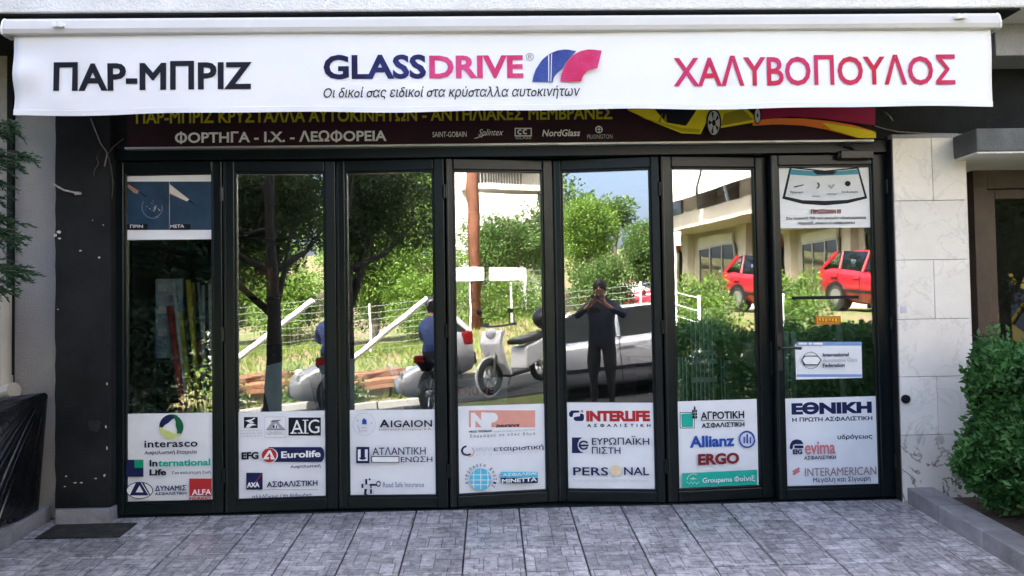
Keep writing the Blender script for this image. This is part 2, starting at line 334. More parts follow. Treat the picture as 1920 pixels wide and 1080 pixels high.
# forecourt: mortar bed with each tile its own piece, the rows farther out as one surface
def tile_mat():
    m = bpy.data.materials.new('embossed_paving_tile'); m.use_nodes = True; t = m.node_tree; L = t.links.new; b = t.nodes['Principled BSDF']
    tc = t.nodes.new('ShaderNodeTexCoord'); oi = t.nodes.new('ShaderNodeObjectInfo')
    off = t.nodes.new('ShaderNodeVectorMath'); off.operation = 'MULTIPLY_ADD'
    cmb = t.nodes.new('ShaderNodeCombineXYZ'); L(oi.outputs['Random'], cmb.inputs[0]); L(oi.outputs['Random'], cmb.inputs[1])
    L(cmb.outputs[0], off.inputs[0]); off.inputs[1].default_value = (3.7, 7.9, 0); L(tc.outputs['Object'], off.inputs[2])
    def brick(rot, sc, offv):
        mp = t.nodes.new('ShaderNodeMapping'); mp.inputs['Rotation'].default_value = (0, 0, rot); mp.inputs['Location'].default_value = offv
        L(off.outputs[0], mp.inputs['Vector']); br = t.nodes.new('ShaderNodeTexBrick')
        br.inputs['Scale'].default_value = sc; br.inputs['Mortar Size'].default_value = 0.012; br.inputs['Mortar Smooth'].default_value = 0.4
        br.inputs['Color1'].default_value = (0.40, 0.395, 0.405, 1); br.inputs['Color2'].default_value = (0.85, 0.83, 0.84, 1); br.inputs['Mortar'].default_value = (0.07, 0.07, 0.07, 1)
        br.inputs['Brick Width'].default_value = 0.62; br.inputs['Row Height'].default_value = 0.31; br.offset = 0.37; br.squash = 1.6; br.squash_frequency = 2
        L(mp.outputs[0], br.inputs['Vector']); return br
    b1 = brick(0, 4.6, (0, 0, 0)); b2 = brick(math.pi/2, 4.1, (0.11, 0.05, 0))
    ck = t.nodes.new('ShaderNodeTexChecker'); ck.inputs['Scale'].default_value = 5.5; L(off.outputs[0], ck.inputs['Vector'])
    mixc = t.nodes.new('ShaderNodeMix'); mixc.data_type = 'RGBA'; L(ck.outputs['Fac'], mixc.inputs['Factor']); L(b1.outputs['Color'], mixc.inputs['A']); L(b2.outputs['Color'], mixc.inputs['B'])
    n = t.nodes.new('ShaderNodeTexNoise'); n.inputs['Scale'].default_value = 22; n.inputs['Detail'].default_value = 10; n.inputs['Roughness'].default_value = 0.78
    g_ = t.nodes.new('ShaderNodeNewGeometry'); L(g_.outputs['Position'], n.inputs['Vector'])
    rp = t.nodes.new('ShaderNodeValToRGB'); rp.color_ramp.elements[0].position = 0.3; rp.color_ramp.elements[1].position = 0.72
    rp.color_ramp.elements[0].color = (0.09, 0.088, 0.092, 1); rp.color_ramp.elements[1].color = (0.50, 0.49, 0.505, 1); L(n.outputs['Fac'], rp.inputs['Fac'])
    mul = t.nodes.new('ShaderNodeMix'); mul.data_type = 'RGBA'; mul.blend_type = 'MULTIPLY'; mul.inputs['Factor'].default_value = 0.8
    L(rp.outputs[0], mul.inputs['A']); L(mixc.outputs['Result'], mul.inputs['B'])
    sc_ = t.nodes.new('ShaderNodeVectorMath'); sc_.operation = 'SCALE'
    mr = t.nodes.new('ShaderNodeMapRange'); mr.inputs['To Min'].default_value = 1.3; mr.inputs['To Max'].default_value = 1.8; L(oi.outputs['Random'], mr.inputs['Value'])
    L(mul.outputs['Result'], sc_.inputs[0]); L(mr.outputs[0], sc_.inputs['Scale']); L(sc_.outputs[0], b.inputs['Base Color'])
    n3 = t.nodes.new('ShaderNodeTexNoise'); n3.inputs['Scale'].default_value = 3; L(g_.outputs['Position'], n3.inputs['Vector'])
    mr2 = t.nodes.new('ShaderNodeMapRange'); mr2.inputs['To Min'].default_value = 0.08; mr2.inputs['To Max'].default_value = 0.34; L(n3.outputs['Fac'], mr2.inputs['Value']); L(mr2.outputs[0], b.inputs['Roughness'])
    add = t.nodes.new('ShaderNodeMath'); add.operation = 'MULTIPLY_ADD'; add.inputs[1].default_value = 0.25; L(n.outputs['Fac'], add.inputs[0])
    rgb = t.nodes.new('ShaderNodeRGBToBW'); L(mixc.outputs['Result'], rgb.inputs[0]); L(rgb.outputs[0], add.inputs[2])
    bp = t.nodes.new('ShaderNodeBump'); bp.inputs['Strength'].default_value = 0.35; bp.inputs['Distance'].default_value = 0.006; L(add.outputs[0], bp.inputs['Height']); L(bp.outputs[0], b.inputs['Normal'])
    return m
M_TILE = tile_mat(); M_GROUT = pm('dark_grout', (0.018, 0.017, 0.017), 0.95, var=0.2, scale=20)
fore = thing('forecourt', 'grey tiled forecourt sloping down from the shop doors', 'forecourt', (0, -2.7, zf(-2.7)-0.12)); fore['kind'] = 'structure'
XL, XR = -2.80, 2.655
mb = MB()
for ya, yb in ((.03, YBR), (YBR-.002, -5.9)):
    za, zb3 = (-.006 if ya > 0 else zf(ya)-.007), zf(yb)-.007
    mb.hexa([(XL-.1, yb, zb3-.1), (XR+.05, yb, zb3-.1), (XR+.05, ya, za-.1), (XL-.1, ya, za-.1), (XL-.1, yb, zb3), (XR+.05, yb, zb3), (XR+.05, ya, za), (XL-.1, ya, za)])
mb.build('mortar_bed', M_GROUT, fore)
TS = 0.3285; xl0 = at(492, 965, 0)[0]
kx0 = int(math.floor((XL-xl0)/TS)); slope = math.atan(0.0805)
def tile_mesh(wd, dp):
    t_ = MB(); c = 0.004; h = 0.010
    p = [(-wd/2, -dp/2), (wd/2, -dp/2), (wd/2, dp/2), (-wd/2, dp/2)]; q = [(-wd/2+c, -dp/2+c), (wd/2-c, -dp/2+c), (wd/2-c, dp/2-c), (-wd/2+c, dp/2-c)]
    t_.add([(a, b, -h) for a, b in p]+[(a, b, -0.003) for a, b in p]+[(a, b, 0) for a, b in q], [(0, 3, 2, 1)]+[(i, (i+1) % 4, 4+(i+1) % 4, 4+i) for i in range(4)]+[(4+i, 4+(i+1) % 4, 8+(i+1) % 4, 8+i) for i in range(4)]+[(8, 9, 10, 11)])
    me = bpy.data.meshes.new('tile'); me.from_pydata(t_.v, [], t_.f); me.materials.append(M_TILE); me.update(); return me
full = tile_mesh(TS-.008, TS-.008); cache = {}
for r_ in range(6):
    for k in range(kx0, kx0+20):
        a, b = max(xl0+k*TS+.004, XL), min(xl0+(k+1)*TS-.004, XR)
        if b-a < 0.04: continue
        if b-a > TS-.0085: me = full
        else:
            key = round(b-a, 3); me = cache.get(key) or cache.setdefault(key, tile_mesh(b-a, TS-.008))
        yc = -0.005-(r_+.5)*TS
        o = bpy.data.objects.new('tile', me); COL.objects.link(o)
        o.location = ((a+b)/2, yc, zf(yc)+0.003+random.uniform(-.0008, .0008)); o.rotation_euler = ((slope if r_ < 4 else .004)+random.uniform(-.003, .003), random.uniform(-.003, .003), 0); par(o, fore)
mb = MB(); mb.hexa([(XL, -5.85, zf(-5.85)-.006), (XR, -5.85, zf(-5.85)-.006), (XR, -2.02, zf(-2.02)-.006), (XL, -2.02, zf(-2.02)-.006), (XL, -5.85, zf(-5.85)+.003), (XR, -5.85, zf(-5.85)+.003), (XR, -2.02, zf(-2.02)+.003), (XL, -2.02, zf(-2.02)+.003)])
tag(mb.build('tile_rows', M_TILE, fore), kind='stuff')

# kerbs beside the forecourt: stone by stone
def side_kerb(x0, x1, label, h):
    k = thing('edging_kerb', label, 'kerb', ((x0+x1)/2, -2.6, zf(-2.6)-.1)); n = 12; L_ = 0.42
    for i in range(n):
        ya, yb = -0.02-i*L_, -0.02-(i+1)*L_+.006
        za, zb = zf(ya), zf(yb)
        MB().hexa([(x0, yb, zb-.1), (x1, yb, zb-.1), (x1, ya, za-.1), (x0, ya, za-.1), (x0, yb, zb+h), (x1, yb, zb+h), (x1, ya, za+h), (x0, ya, za+h)]).build('kerb_stone', M_SLAB, k, bevel=0.006)
    return k
side_kerb(XR+.001, XR+.17, 'grey stone kerb between the tiles and the leafy hedge', 0.10)
side_kerb(XL-.25, XL-.001, 'grey stone kerb beside the black plastic sheet', 0.09)
M_SOIL = pm('planter_soil', (0.05, 0.036, 0.025), 0.95, var=0.4, scale=15, bump=0.6)
mb = MB(); mb.hexa([(XR+.17, -5.2, zf(-5.2)-.1), (4.6, -5.2, zf(-5.2)-.1), (4.6, .35, -.1), (XR+.17, .35, -.1), (XR+.17, -5.2, zf(-5.2)+.06), (4.6, -5.2, zf(-5.2)+.06), (4.6, .35, .03), (XR+.17, .35, .03)])
tag(mb.build('planting_bed', M_SOIL), kind='structure')
mb = MB(); mb.hexa([(-5.5, -5.2, zf(-5.2)-.1), (XL-.25, -5.2, zf(-5.2)-.1), (XL-.25, .4, -.1), (-5.5, .4, -.1), (-5.5, -5.2, zf(-5.2)+.04), (XL-.25, -5.2, zf(-5.2)+.04), (XL-.25, .4, .02), (-5.5, .4, .02)])
tag(mb.build('side_yard_soil', M_SOIL), kind='structure')

# ================================================================ SHOP BUILDING
shop = thing('shop_building', 'shop building with dark plaster front, white balcony edge and marble clad pier', 'building', (0, 0.2, 0))
Pm10, P0 = YP(-0.10), YP(0.0)
pu0, pu1 = Pm10.uv(103, 600)[0], Pm10.uv(207, 600)[0]
# left pier: lumpy painted plaster (gridded front so the arris is uneven)
mb = MB(); N_ = 34
zz = np.linspace(0.085, 3.02, N_)
fr = [(pu0+random.uniform(-.004, .004), -0.10+random.uniform(-.002, .002), z) for z in zz]; fr2 = [(pu1, -0.10+random.uniform(-.002, .002), z) for z in zz]
bk = [(pu0+random.uniform(-.002, .002), 0.2, z) for z in zz]; bk2 = [(pu1, 0.2, z) for z in zz]
vs = fr+fr2+bk2+bk
fs = []
for i in range(N_-1):
    for q in range(4):
        a, b = q*N_, ((q+1) % 4)*N_; fs.append((a+i, b+i, b+i+1, a+i+1))
fs += [(0, 3*N_, 2*N_, N_), (N_-1, 2*N_-1, 3*N_-1, 4*N_-1)]
mb.add(vs, fs); pier = mb.build('dark_pier', M_DARK, shop, bevel=0.006)
MB().box(pu0+.02, pu1+.006, -0.135, 0.19, -0.03, 0.084).build('pier_plinth', M_SLAB, shop, bevel=0.006)
# chips, patch and rod on the pier
def blob(P, px, py, rx, ry, d, n=9):
    u, v = P.uv(px, py); k = P.uv(px+1, py)[0]-u
    return [P.w(u+rx*k*math.cos(t)*random.uniform(.6, 1.2), v+ry*k*math.sin(t)*random.uniform(.6, 1.2), d) for t in np.linspace(0, 2*math.pi, n, endpoint=False)]
M_CHIP = pm('bare_plaster_chip', (0.55, 0.53, 0.5), 0.9, var=0.3, scale=30)
for a in [(111, 435, 4, 3), (104, 441, 3, 4), (112, 447, 3, 2), (151, 470, 3, 2), (186, 483, 2, 2), (124, 893, 2, 1.2), (141, 905, 3, 1.5), (153, 905, 3, 1.2), (180, 897, 2.5, 1.5), (196, 891, 2, 3), (122, 912, 2, 1), (199, 800, 1.5, 3), (201, 720, 1.3, 3), (201, 840, 1.3, 4), (109, 580, 1.5, 1), (174, 413, 1, 1), (194, 422, 1, 1)]:
    MB().prism(blob(Pm10, a[0], a[1], a[2], a[3], 0.001), (0, -0.003, 0)).build('paint_chip', M_CHIP, pier)
mb = MB()
for q in range(7): mb.prism(blob(Pm10, 177+random.uniform(-7, 7), 799+random.uniform(-7, 7), 6, 6, 0.001), (0, -0.004-.0004*q, 0))
mb.build('filled_hole', pm('cement_patch', (0.012, 0.012, 0.013), 0.9, var=0.4, scale=40), shop)
u0, v0 = Pm10.uv(101, 345); u1, v1 = Pm10.uv(147, 363)
MB().tube([(u0, -0.115, v0), ((u0+u1)/2, -0.13, (v0+v1)/2-.012), (u1, -0.135, v1)], 0.006, 6).tube([(u1, -0.135, v1-.004), (u1+.012, -.1, v1)], 0.011, 8).build('wall_hook', pm('pale_rusty_metal', (0.35, 0.33, 0.3), 0.6, var=0.4, scale=40), shop)
# fascia beam above the doors and jamb beside the marble
MB().box(pu1-.3, 4.6, -0.05, 0.2, 2.355, 3.04).build('fascia_beam', M_DARK, shop, bevel=0.004)
mz = Pm10.uv(1746, 258)[1]; mu0, mu1 = Pm10.uv(1684, 600)[0], Pm10.uv(1819, 600)[0]
MB().box(2.645, mu0-.003, -0.07, 0.2, 0, 2.354).build('jamb', M_DARK, shop, bevel=0.003)
# marble pier: core and single slabs
core = MB().box(mu0+.004, mu1-.004, -0.086, 0.34, -0.05, mz-.004).build('marble_pier', pm('marble_joint_mortar', (0.16, 0.15, 0.14), 0.9), shop)
def marble():
    m = pm('cream_marble', (0.73, 0.685, 0.62), 0.45, var=0.10, scale=2.2, rand=0.10, bump=0.12, bscale=45)
    t = m.node_tree; L = t.links.new; b = t.nodes['Principled BSDF']; src = b.inputs['Base Color'].links[0].from_socket
    g_ = t.nodes.new('ShaderNodeNewGeometry'); n = t.nodes.new('ShaderNodeTexNoise'); n.inputs['Scale'].default_value = 3.5; n.inputs['Detail'].default_value = 9; n.inputs['Roughness'].default_value = .62; n.inputs['Distortion'].default_value = 0.6
    L(g_.outputs['Position'], n.inputs['Vector'])
    r = t.nodes.new('ShaderNodeValToRGB'); e = r.color_ramp.elements
    e[0].position = .478; e[0].color = (0, 0, 0, 1); e[1].position = .522; e[1].color = (0, 0, 0, 1); x = r.color_ramp.elements.new(.5); x.color = (.55, .55, .55, 1)
    L(n.outputs['Fac'], r.inputs['Fac'])
    # veins and stains get denser towards the damp foot of the pier, where rain splashes
    sp = t.nodes.new('ShaderNodeSeparateXYZ'); L(g_.outputs['Position'], sp.inputs[0])
    mr = t.nodes.new('ShaderNodeMapRange'); mr.inputs['From Min'].default_value = 0.5; mr.inputs['From Max'].default_value = 0.15; mr.inputs['To Min'].default_value = 0.3; mr.inputs['To Max'].default_value = 2.4; L(sp.outputs[2], mr.inputs['Value'])
    mu = t.nodes.new('ShaderNodeMath'); mu.operation = 'MULTIPLY'; L(r.outputs[0], mu.inputs[0]); L(mr.outputs[0], mu.inputs[1])
    mx = t.nodes.new('ShaderNodeMix'); mx.data_type = 'RGBA'; L(mu.outputs[0], mx.inputs['Factor']); L(src, mx.inputs['A']); mx.inputs['B'].default_value = (0.13, 0.10, 0.08, 1)
    L(mx.outputs['Result'], b.inputs['Base Color']); return m
M_MARBLE = marble()
rows = [258, 376, 487, 598, 706, 815, 932]; splits = [1748, None, 1752, None, 1758, None]
for i in range(6):
    zt = Pm10.uv(1746, rows[i])[1]-.0015; zb = Pm10.uv(1746, rows[i+1])[1]+.0015
    if i == 5: zb = -0.03
    ed = [mu0, mu1] if splits[i] is None else [mu0, Pm10.uv(splits[i], (rows[i]+rows[i+1])/2)[0], mu1]
    for a, b in zip(ed[:-1], ed[1:]):
        dj = random.uniform(-.001, .001)
        MB().box(a+(.0015 if a != mu0 else 0), b-(.0015 if b != mu1 else 0), -0.10+dj, -0.0865, zb, zt).build('marble_slab', M_MARBLE, core, bevel=0.002)
MB().box(mu1-.0035, mu1+.010, -0.099, 0.33, -0.03, mz-.002).build('marble_slab', M_MARBLE, core, bevel=0.002)
MB().box(mu0-.005, mu1+.012, -.104, .33, mz-.003, mz+.022).build('pier_cap', M_GREYP, shop)
# balcony slab, storeys above
PB = YP(-0.58); zb = PB.uv(960, 18.5)[1]
sb = MB(); sb.box(-13, 8.9, -0.58, 0.3, zb, zb+0.9); sb.build('balcony_edge', M_WHITEP, shop, bevel=0.01)
MB().box(-13, 8.9, 0.25, 8.0, zb+.003, 10.8).build('unseen_upper_storeys', M_WHITEP, shop)  # unseen mass, height and length set so its shadow covers the forecourt
P3 = YP(-0.32); gu = P3.uv(1866, 60)[0]; gzb = P3.uv(1895, 104)[1]
MB().box(gu, 4.9, -0.32, 0.2, gzb, zb-.003).build('grey_beam', M_GREYP, shop, bevel=0.006)
# interior shell
M_IWALL = pm('interior_wall_paint', (0.30, 0.29, 0.27), 0.85, var=0.1); M_IFLOOR = pm('interior_floor', (0.16, 0.15, 0.14), 0.4, var=0.2, scale=3)
MB().box(-2.85, 2.95, 0.16, 5.6, -0.1, -0.001).build('interior_floor', M_IFLOOR, shop)
MB().box(-2.85, 2.95, 0.205, 5.6, 2.62, 2.72).build('interior_ceiling', M_IWALL, shop)
MB().box(-2.85, 2.95, 5.4, 5.6, 0, 2.62).build('interior_back_wall', M_IWALL, shop)
MB().box(-2.95, -2.72, 0.205, 5.4, -0.05, 2.62).build('interior_side_wall', M_IWALL, shop)
MB().box(2.78, 2.98, 0.345, 5.4, -0.05, 2.62).build('interior_side_wall', M_IWALL, shop)
# neighbour entrance right of the marble: canopy, brown frame, glass
PC = YP(-0.34); cu = PC.uv(1840, 262)[0]; cz0, cz1 = PC.uv(1885, 283)[1], PC.uv(1885, 240)[1]
MB().box(cu-.03, 4.7, -0.34, 0.40, cz0, cz1).build('entrance_canopy', M_DARK if False else pm('weathered_grey_concrete', (0.11, 0.115, 0.115), 0.85, var=0.3, scale=6, bump=0.3, bscale=50), shop, bevel=0.008)
MB().box(cu-.02, 4.7, -0.33, 0.40, cz0-.012, cz0-.001).build('canopy_soffit', M_WHITEP, shop)
PD = YP(0.34); M_BROWN = pm('dark_brown_timber', (0.045, 0.026, 0.017), 0.5, var=0.35, scale=5, bump=0.15, bscale=40)
dtop = PD.uv(1880, 322)[1]
ent = MB()
fx0 = PD.uv(1822, 600)[0]
ent.box(fx0, fx0+.10, 0.27, 0.40, -.02, dtop).box(fx0+.1, 4.7, 0.27, 0.40, dtop-.13, dtop+.2)
ent.box(fx0+.1, fx0+.17, 0.30, 0.40, -.02, dtop-.131).box(fx0+.171, 4.7, 0.30, 0.40, dtop-.2, dtop-.131).box(fx0+.171, 4.7, 0.30, 0.40, -.02, .3)
ent.box(4.55, 4.7, .29, .41, -.02, dtop)
door = ent.build('entrance_door', M_BROWN, shop, bevel=0.004)
MB().box(fx0+.16, 4.6, 0.345, 0.353, .28, dtop-.19).build('pane', glassmat('entrance_glass', tint=(.5, .5, .5), base=.05), door)
MB().box(mu1+.02, 4.9, 0.411, 2.0, -0.02, 2.6).build('hall_shell', M_IWALL, shop)
MB().box(4.7, 8.9, -0.1, .4, -.3, zb-.004).build('side_wall', M_GREYP, shop)
# small socket on the marble, wires on the fascia
u, v = Pm10.uv(1697, 748)
sk = MB().tube([(u, -.10, v), (u, -.115, v)], 0.028, 14).tube([(u, -.1, v), (u, -.13, v)], 0.016, 12); sk.build('outdoor_socket', M_BLACK, shop)
u, v = Pm10.uv(1694, 581); MB().box(u-.02, u+.018, -.105, -.099, v-.02, v+.022).build('small_sticker', PGRY, shop)

# left neighbour wall with drain pipe
M_LILAC = pm('lilac_grey_render', (0.27, 0.265, 0.285), 0.9, var=0.12, scale=2.5, bump=0.5, bscale=90, col2=(0.36, 0.34, 0.31))
nh = thing('neighbour_house', 'grey rendered neighbouring house wall left of the dark pier', 'house', (-6, 0.3, 0))
MB().box(-13, pu0+.03, 0.12, 0.6, -.3, 3.25).build('wall', M_LILAC, nh)
u, v = YP(.11).uv(22, 400); MB().box(u-.02, u+.016, .09, .12, .3, 3.1).build('corner_conduit', M_DARK, nh)
PW = YP(0.06); u, v = PW.uv(5, 650)
dp = thing('drain_pipe', 'cream plastic drain pipe with side elbow on the grey wall', 'pipe', (u, .06, 0))
M_PVC = pm('cream_pvc', (0.42, 0.40, 0.36), 0.45, var=0.1)
ue, ve = PW.uv(30, 733)
MB().tube([(u, .06, 0), (u, .06, PW.uv(5, 540)[1])], 0.05, 16).build('pipe', M_PVC, dp, smooth=False)
MB().tube([(u, .055, ve-.03), (u+.05, .03, ve), (ue+.02, .01, ve+.01)], [.045, .048, .05], 14).tube([(u, .06, ve-.12), (u, .06, ve+.1)], .058, 16).build('elbow', M_PVC, dp)

# ================================================================ FOLDING GLASS FRONT
XB = [207, 421, 631, 838, 1043, 1242, 1449, 1672]
XW = [at(x, 620, 0)[0] for x in XB]
TH = [0, -3.2, 3.2, -7.4, 7.7, -5.3, -1.0]
GP = [(236, 402), (443, 612), (651, 817), (853, 1021), (1057, 1225), (1263, 1420), (1464, 1641)]
LEAF = []
front = thing('folding_glass_front', 'anthracite framed folding glass shopfront of seven tall leaves', 'shopfront', (0.1, 0.05, 0))
MB().box(XW[0]-.02, XW[7]+.04, -0.045, 0.2, 2.272, 2.3545).build('head_frame', M_FRAME, front, bevel=0.004)
MB().box(XW[0]-.03, XW[0]+.0, -0.05, 0.2, 0, 2.2715).build('side_jamb', M_FRAME, front, bevel=0.004)
MB().box(XW[7]-.005, XW[7]+.038, -0.05, 0.2, 0, 2.2715).build('side_jamb', M_FRAME, front, bevel=0.004)
MB().box(XW[0], XW[7], -0.03, 0.155, -0.02, 0.008).build('floor_track', M_FRAME, front)
for i in range(7):
    th = TH[i]; o = (XW[i], 0, 0) if th <= 0 else (XW[i+1], 0, 0)
    P = Plane(o, th); LEAF.append(P); Lw = (XW[i+1]-XW[i])/math.cos(math.radians(th))
    ua, ub = (0.003, Lw-.003) if th <= 0 else (-Lw+.003, -.003)
    if i == 6: ub -= .01
    ga, gb = P.uv(GP[i][0], 620)[0], P.uv(GP[i][1], 620)[0]
    zb_, zt_, g0, g1 = 0.012, 2.268, 0.085, 2.195
    m_ = MB()
    m_.pbox(P, ua, ga, zb_, zt_, -.045, .028).pbox(P, gb, ub, zb_, zt_, -.045, .028)
    m_.pbox(P, ga, gb, zb_, g0, -.045, .0275).pbox(P, ga, gb, g1, zt_, -.045, .0275)
    leaf = m_.build('door_leaf' , M_FRAME, front, bevel=0.007)
    bd = MB(); e = .012      # glazing bead
    bd.pbox(P, ga-.002, ga+e, g0, g1, -.02, .016).pbox(P, gb-e, gb+.002, g0, g1, -.02, .016).pbox(P, ga+e, gb-e, g0-.002, g0+e, -.02, .016).pbox(P, ga+e, gb-e, g1-e, g1+.002, -.02, .016)
    bd.build('glazing_bead', M_FRAME, leaf, bevel=0.004)
    MB().pbox(P, ga+.002, gb-.002, g0+.002, g1-.002, -.008, 0).build('pane', M_GLASS, leaf)
    MB().pbox(P, ua+.012, ua+.018, zb_+.01, zt_-.01, .0275, .0315).build('edge_gasket', M_BLACK, leaf)
    for hz in (0.25, 1.15, 2.05):
        uh = ub if i % 2 == 0 else ua
        h_ = MB(); q0 = P.w(uh, hz-.045, .034); q1 = P.w(uh, hz+.045, .034); h_.tube([q0, q1], .010, 8); h_.build('hinge', M_FRAME, leaf)
    if i == 6:
        hu, hv = P.uv(1458, 660)
        h_ = MB(); h_.pbox(P, hu-.017, hu+.017, hv-.12, hv+.12, .028, .036); h_.tube([P.w(hu, hv+.03, .03), P.w(hu, hv+.03, .08)], .011, 10); h_.tube([P.w(hu, hv+.03, .078), P.w(hu+.06, hv+.03, .082), P.w(hu+.125, hv+.026, .078)], .010, 10)
        h_.tube([P.w(hu, hv-.07, .03), P.w(hu, hv-.07, .045)], .012, 12); h_.build('handle', M_BLACK, leaf)
        c0, c1 = P.uv(1567, 296)[0], P.uv(1628, 296)[0]; cz = P.uv(1600, 293)[1]
        MB().pbox(P, c0, c1, cz-.028, cz+.026, .028, .075).tube([P.w(c0, cz-.002, .05), P.w(c0-.02, cz-.002, .05)], .024, 12).build('door_closer', M_BLACK, leaf, bevel=.005)
        MB().tube([P.w(c0+.1, cz+.03, .06), P.w(c0+.02, cz+.07, .10), P.w(c0-.03, cz+.1, .05)], .008, 6).build('closer_arm', M_BLACK, leaf)

# ================================================================ AWNING WITH PRINTED VALANCE
MB().box(-13, gu-.01, -0.565, 0.2, zb-.012, zb-.001).build('shade_board', M_DARK, shop)  # dark board stands in for the shade under the balcony slab
YA = -0.62; PA = YP(YA)
aw = thing('awning', 'retracted awning with printed white valance above the glass front', 'awning', (0.1, YA, PA.uv(940, 207)[1]))
zt, zbot, zbar = PA.uv(940, 62)[1], PA.uv(940, 207)[1], PA.uv(940, 30.5)[1]
xa, xb_ = PA.uv(11, 55)[0], PA.uv(1868, 40)[0]
M_CLOTH = pm('white_printed_canvas', (0.80, 0.80, 0.81), 0.7, var=0.02, scale=2)
M_BAR = pm('cream_awning_profile', (0.54, 0.525, 0.495), 0.4, var=0.04, scale=2)
bar = MB(); prof = [(0, zt), (-.028, zt+.004), (-.034, zt+.03), (-.02, zbar-.02), (-.004, zbar), (.06, zbar), (.075, zt+.05), (.06, zt)]
bar.prism([(xa, YA+a, b) for a, b in prof], (xb_-xa, 0, 0)); bar.build('front_bar', M_BAR, aw, bevel=.004)
for x in (xa, xb_):
    s = -1 if x == xa else 1
    MB().prism([(x, YA+a*1.08, b+(.003 if b > zt+.02 else -.002)) for a, b in prof], (s*.012, 0, 0)).build('end_cap', M_WHITE, aw, bevel=.003)
for px in (118, 1794):
    u, v = PA.uv(px, 52 if px < 900 else 36)
    k = MB(); k.box(u-.035, u+.03, YA-.05, YA-.026, v-.012, v+.008).box(u-.03, u-.012, YA-.056, YA-.05, v-.016, v+.014).box(u+.008, u+.024, YA-.056, YA-.05, v-.016, v+.014); k.build('bracket', M_WHITE, aw, bevel=.003)
cx0, cx1 = PA.uv(25, 150)[0], PA.uv(1860, 120)[0]
gx, gzn = 120, 14
def cloth_y(u, v):      # soft sag and puckers, stronger at the left end
    a = math.exp(-(u-cx0)/.28); k = (v-zbot)/(zt-zbot)
    return YA+0.004*math.sin(u*2.3+1)+0.003*math.sin(u*5.1+k*2)*(1-k)+a*(0.012*math.sin((k+(u-cx0)*1.6)*7.5)+.008*math.sin((k*1.8-(u-cx0)*2.2)*6))*math.sin(math.pi*min(1, max(0, k))*.9+.12)+0.004*math.exp(-(cx1-u)/.15)*math.sin(k*6)
def cgrid(u, v): return (u, cloth_y(u, v), v)
cl = MB()
vs = []
for off in (0, .004):
    for j in range(gzn+1):
        for i in range(gx+1):
            u = cx0+(cx1-cx0)*i/gx; v = zbot+(zt+.012-zbot)*j/gzn+(0.004*math.sin(u*3.3)+.003*math.sin(u*7+2) if j == 0 else 0)
            vs.append((u, cloth_y(u, v)+off, v))
nn = (gx+1)*(gzn+1); fs = []
for j in range(gzn):
    for i in range(gx):
        a = j*(gx+1)+i; fs.append((a, a+1, a+gx+2, a+gx+1)); a += nn; fs.append((a, a+gx+1, a+gx+2, a+1))
for i in range(gx):
    fs.append((i, nn+i, nn+i+1, i+1)); a = gzn*(gx+1)+i; fs.append((a, a+1, nn+a+1, nn+a))
for j in range(gzn):
    a = j*(gx+1); fs.append((a, a+gx+1, nn+a+gx+1, nn+a)); a += gx; fs.append((a, nn+a, nn+a+gx+1, a+gx+1))
cl.add(vs, fs); val = cl.build('valance', M_CLOTH, aw, smooth=True, fix=False)
hm = MB(); hv = []
for i in range(gx+1):
    u = cx0+(cx1-cx0)*i/gx; lo_ = zbot+0.004*math.sin(u*3.3)+.003*math.sin(u*7+2)
    for v, o_ in ((lo_-.001, -.0012), (lo_+.030, -.0030), (lo_+.0325, -.0008)): hv.append((u, cloth_y(u, v)+o_, v))
hm.add(hv, [(i*3+k, i*3+3+k, i*3+4+k, i*3+1+k) for i in range(gx) for k in range(2)]); hm.build('hem', M_CLOTH, val, smooth=False, fix=False)
# rolled cloth, cassette and arms behind the front bar
MB().tube([(xa+.1, -.33, zbar-.05), (xb_-.1, -.33, zbar-.05)], .055, 16).build('cloth_roll', M_CLOTH, aw, smooth=False)
MB().prism([(xa+.1, YA+.05, zbar-.006), (xa+.1, -.33, zbar+.004), (xa+.1, -.33, zbar), (xa+.1, YA+.05, zbar-.01)], (xb_-xa-.2, 0, 0)).build('cloth_top', M_CLOTH, aw)
for x in (-2.2, 2.4):
    MB().box(x-.02, x+.02, -.42, -.05, zbar-.12, zbar-.085).build('wall_bracket', M_WHITE, aw)
    MB().tube([(x, -.36, zbar-.15), (x+(1.1 if x < 0 else -1.1), -.40, zbar-.15), (x+(2.1 if x < 0 else -2.1), YA+.06, zbar-.13)], .02, 8).build('folding_arm', M_WHITE, aw)
# lettering is pressed onto the cloth: it follows the same sag
class ClothPrint(Print):
    def text(s, *a, **k): o = Print.text(s, *a, **k); s.drape(o); return o
    def shapes(s, *a): o = Print.shapes(s, *a); s.drape(o); return o
    def drape(s, o):
        for v in o.data.vertices: v.co.y += cloth_y(v.co.x+o.location.x, v.co.z+o.location.z)-YA
M_PINK = pm('pink_print', (0.52, 0.035, 0.14), 0.5, spec=0.12, scale=2.2, col2=(0.50, 0.02, 0.045), contrast=(.4, .6)); M_PINK2 = pm('magenta_print', (0.62, 0.07, 0.22), 0.5, spec=0.12, scale=5, col2=(0.55, 0.03, 0.12), contrast=(.4, .6))
M_NAVY2 = pm('navy_blue_print', (0.012, 0.013, 0.05), 0.5, spec=0.12, scale=2.5, col2=(0.03, 0.04, 0.2), contrast=(.42, .62)); M_BLU2 = pm('royal_blue_print', (0.03, 0.05, 0.22), 0.5, spec=0.12, scale=5, col2=(0.06, 0.1, 0.36), contrast=(.4, .6))
pr = ClothPrint(PA, val, 0.003)
pr.text('ΠΑΡ-ΜΠΡΙΖ', 100, 115, 473, 169, INK, bold=.028)
pr.text('GLASS', 607, 103, 799, 149, M_NAVY2, bold=.032); pr.text('DRIVE', 805, 104, 981, 147, M_PINK2, bold=.032)
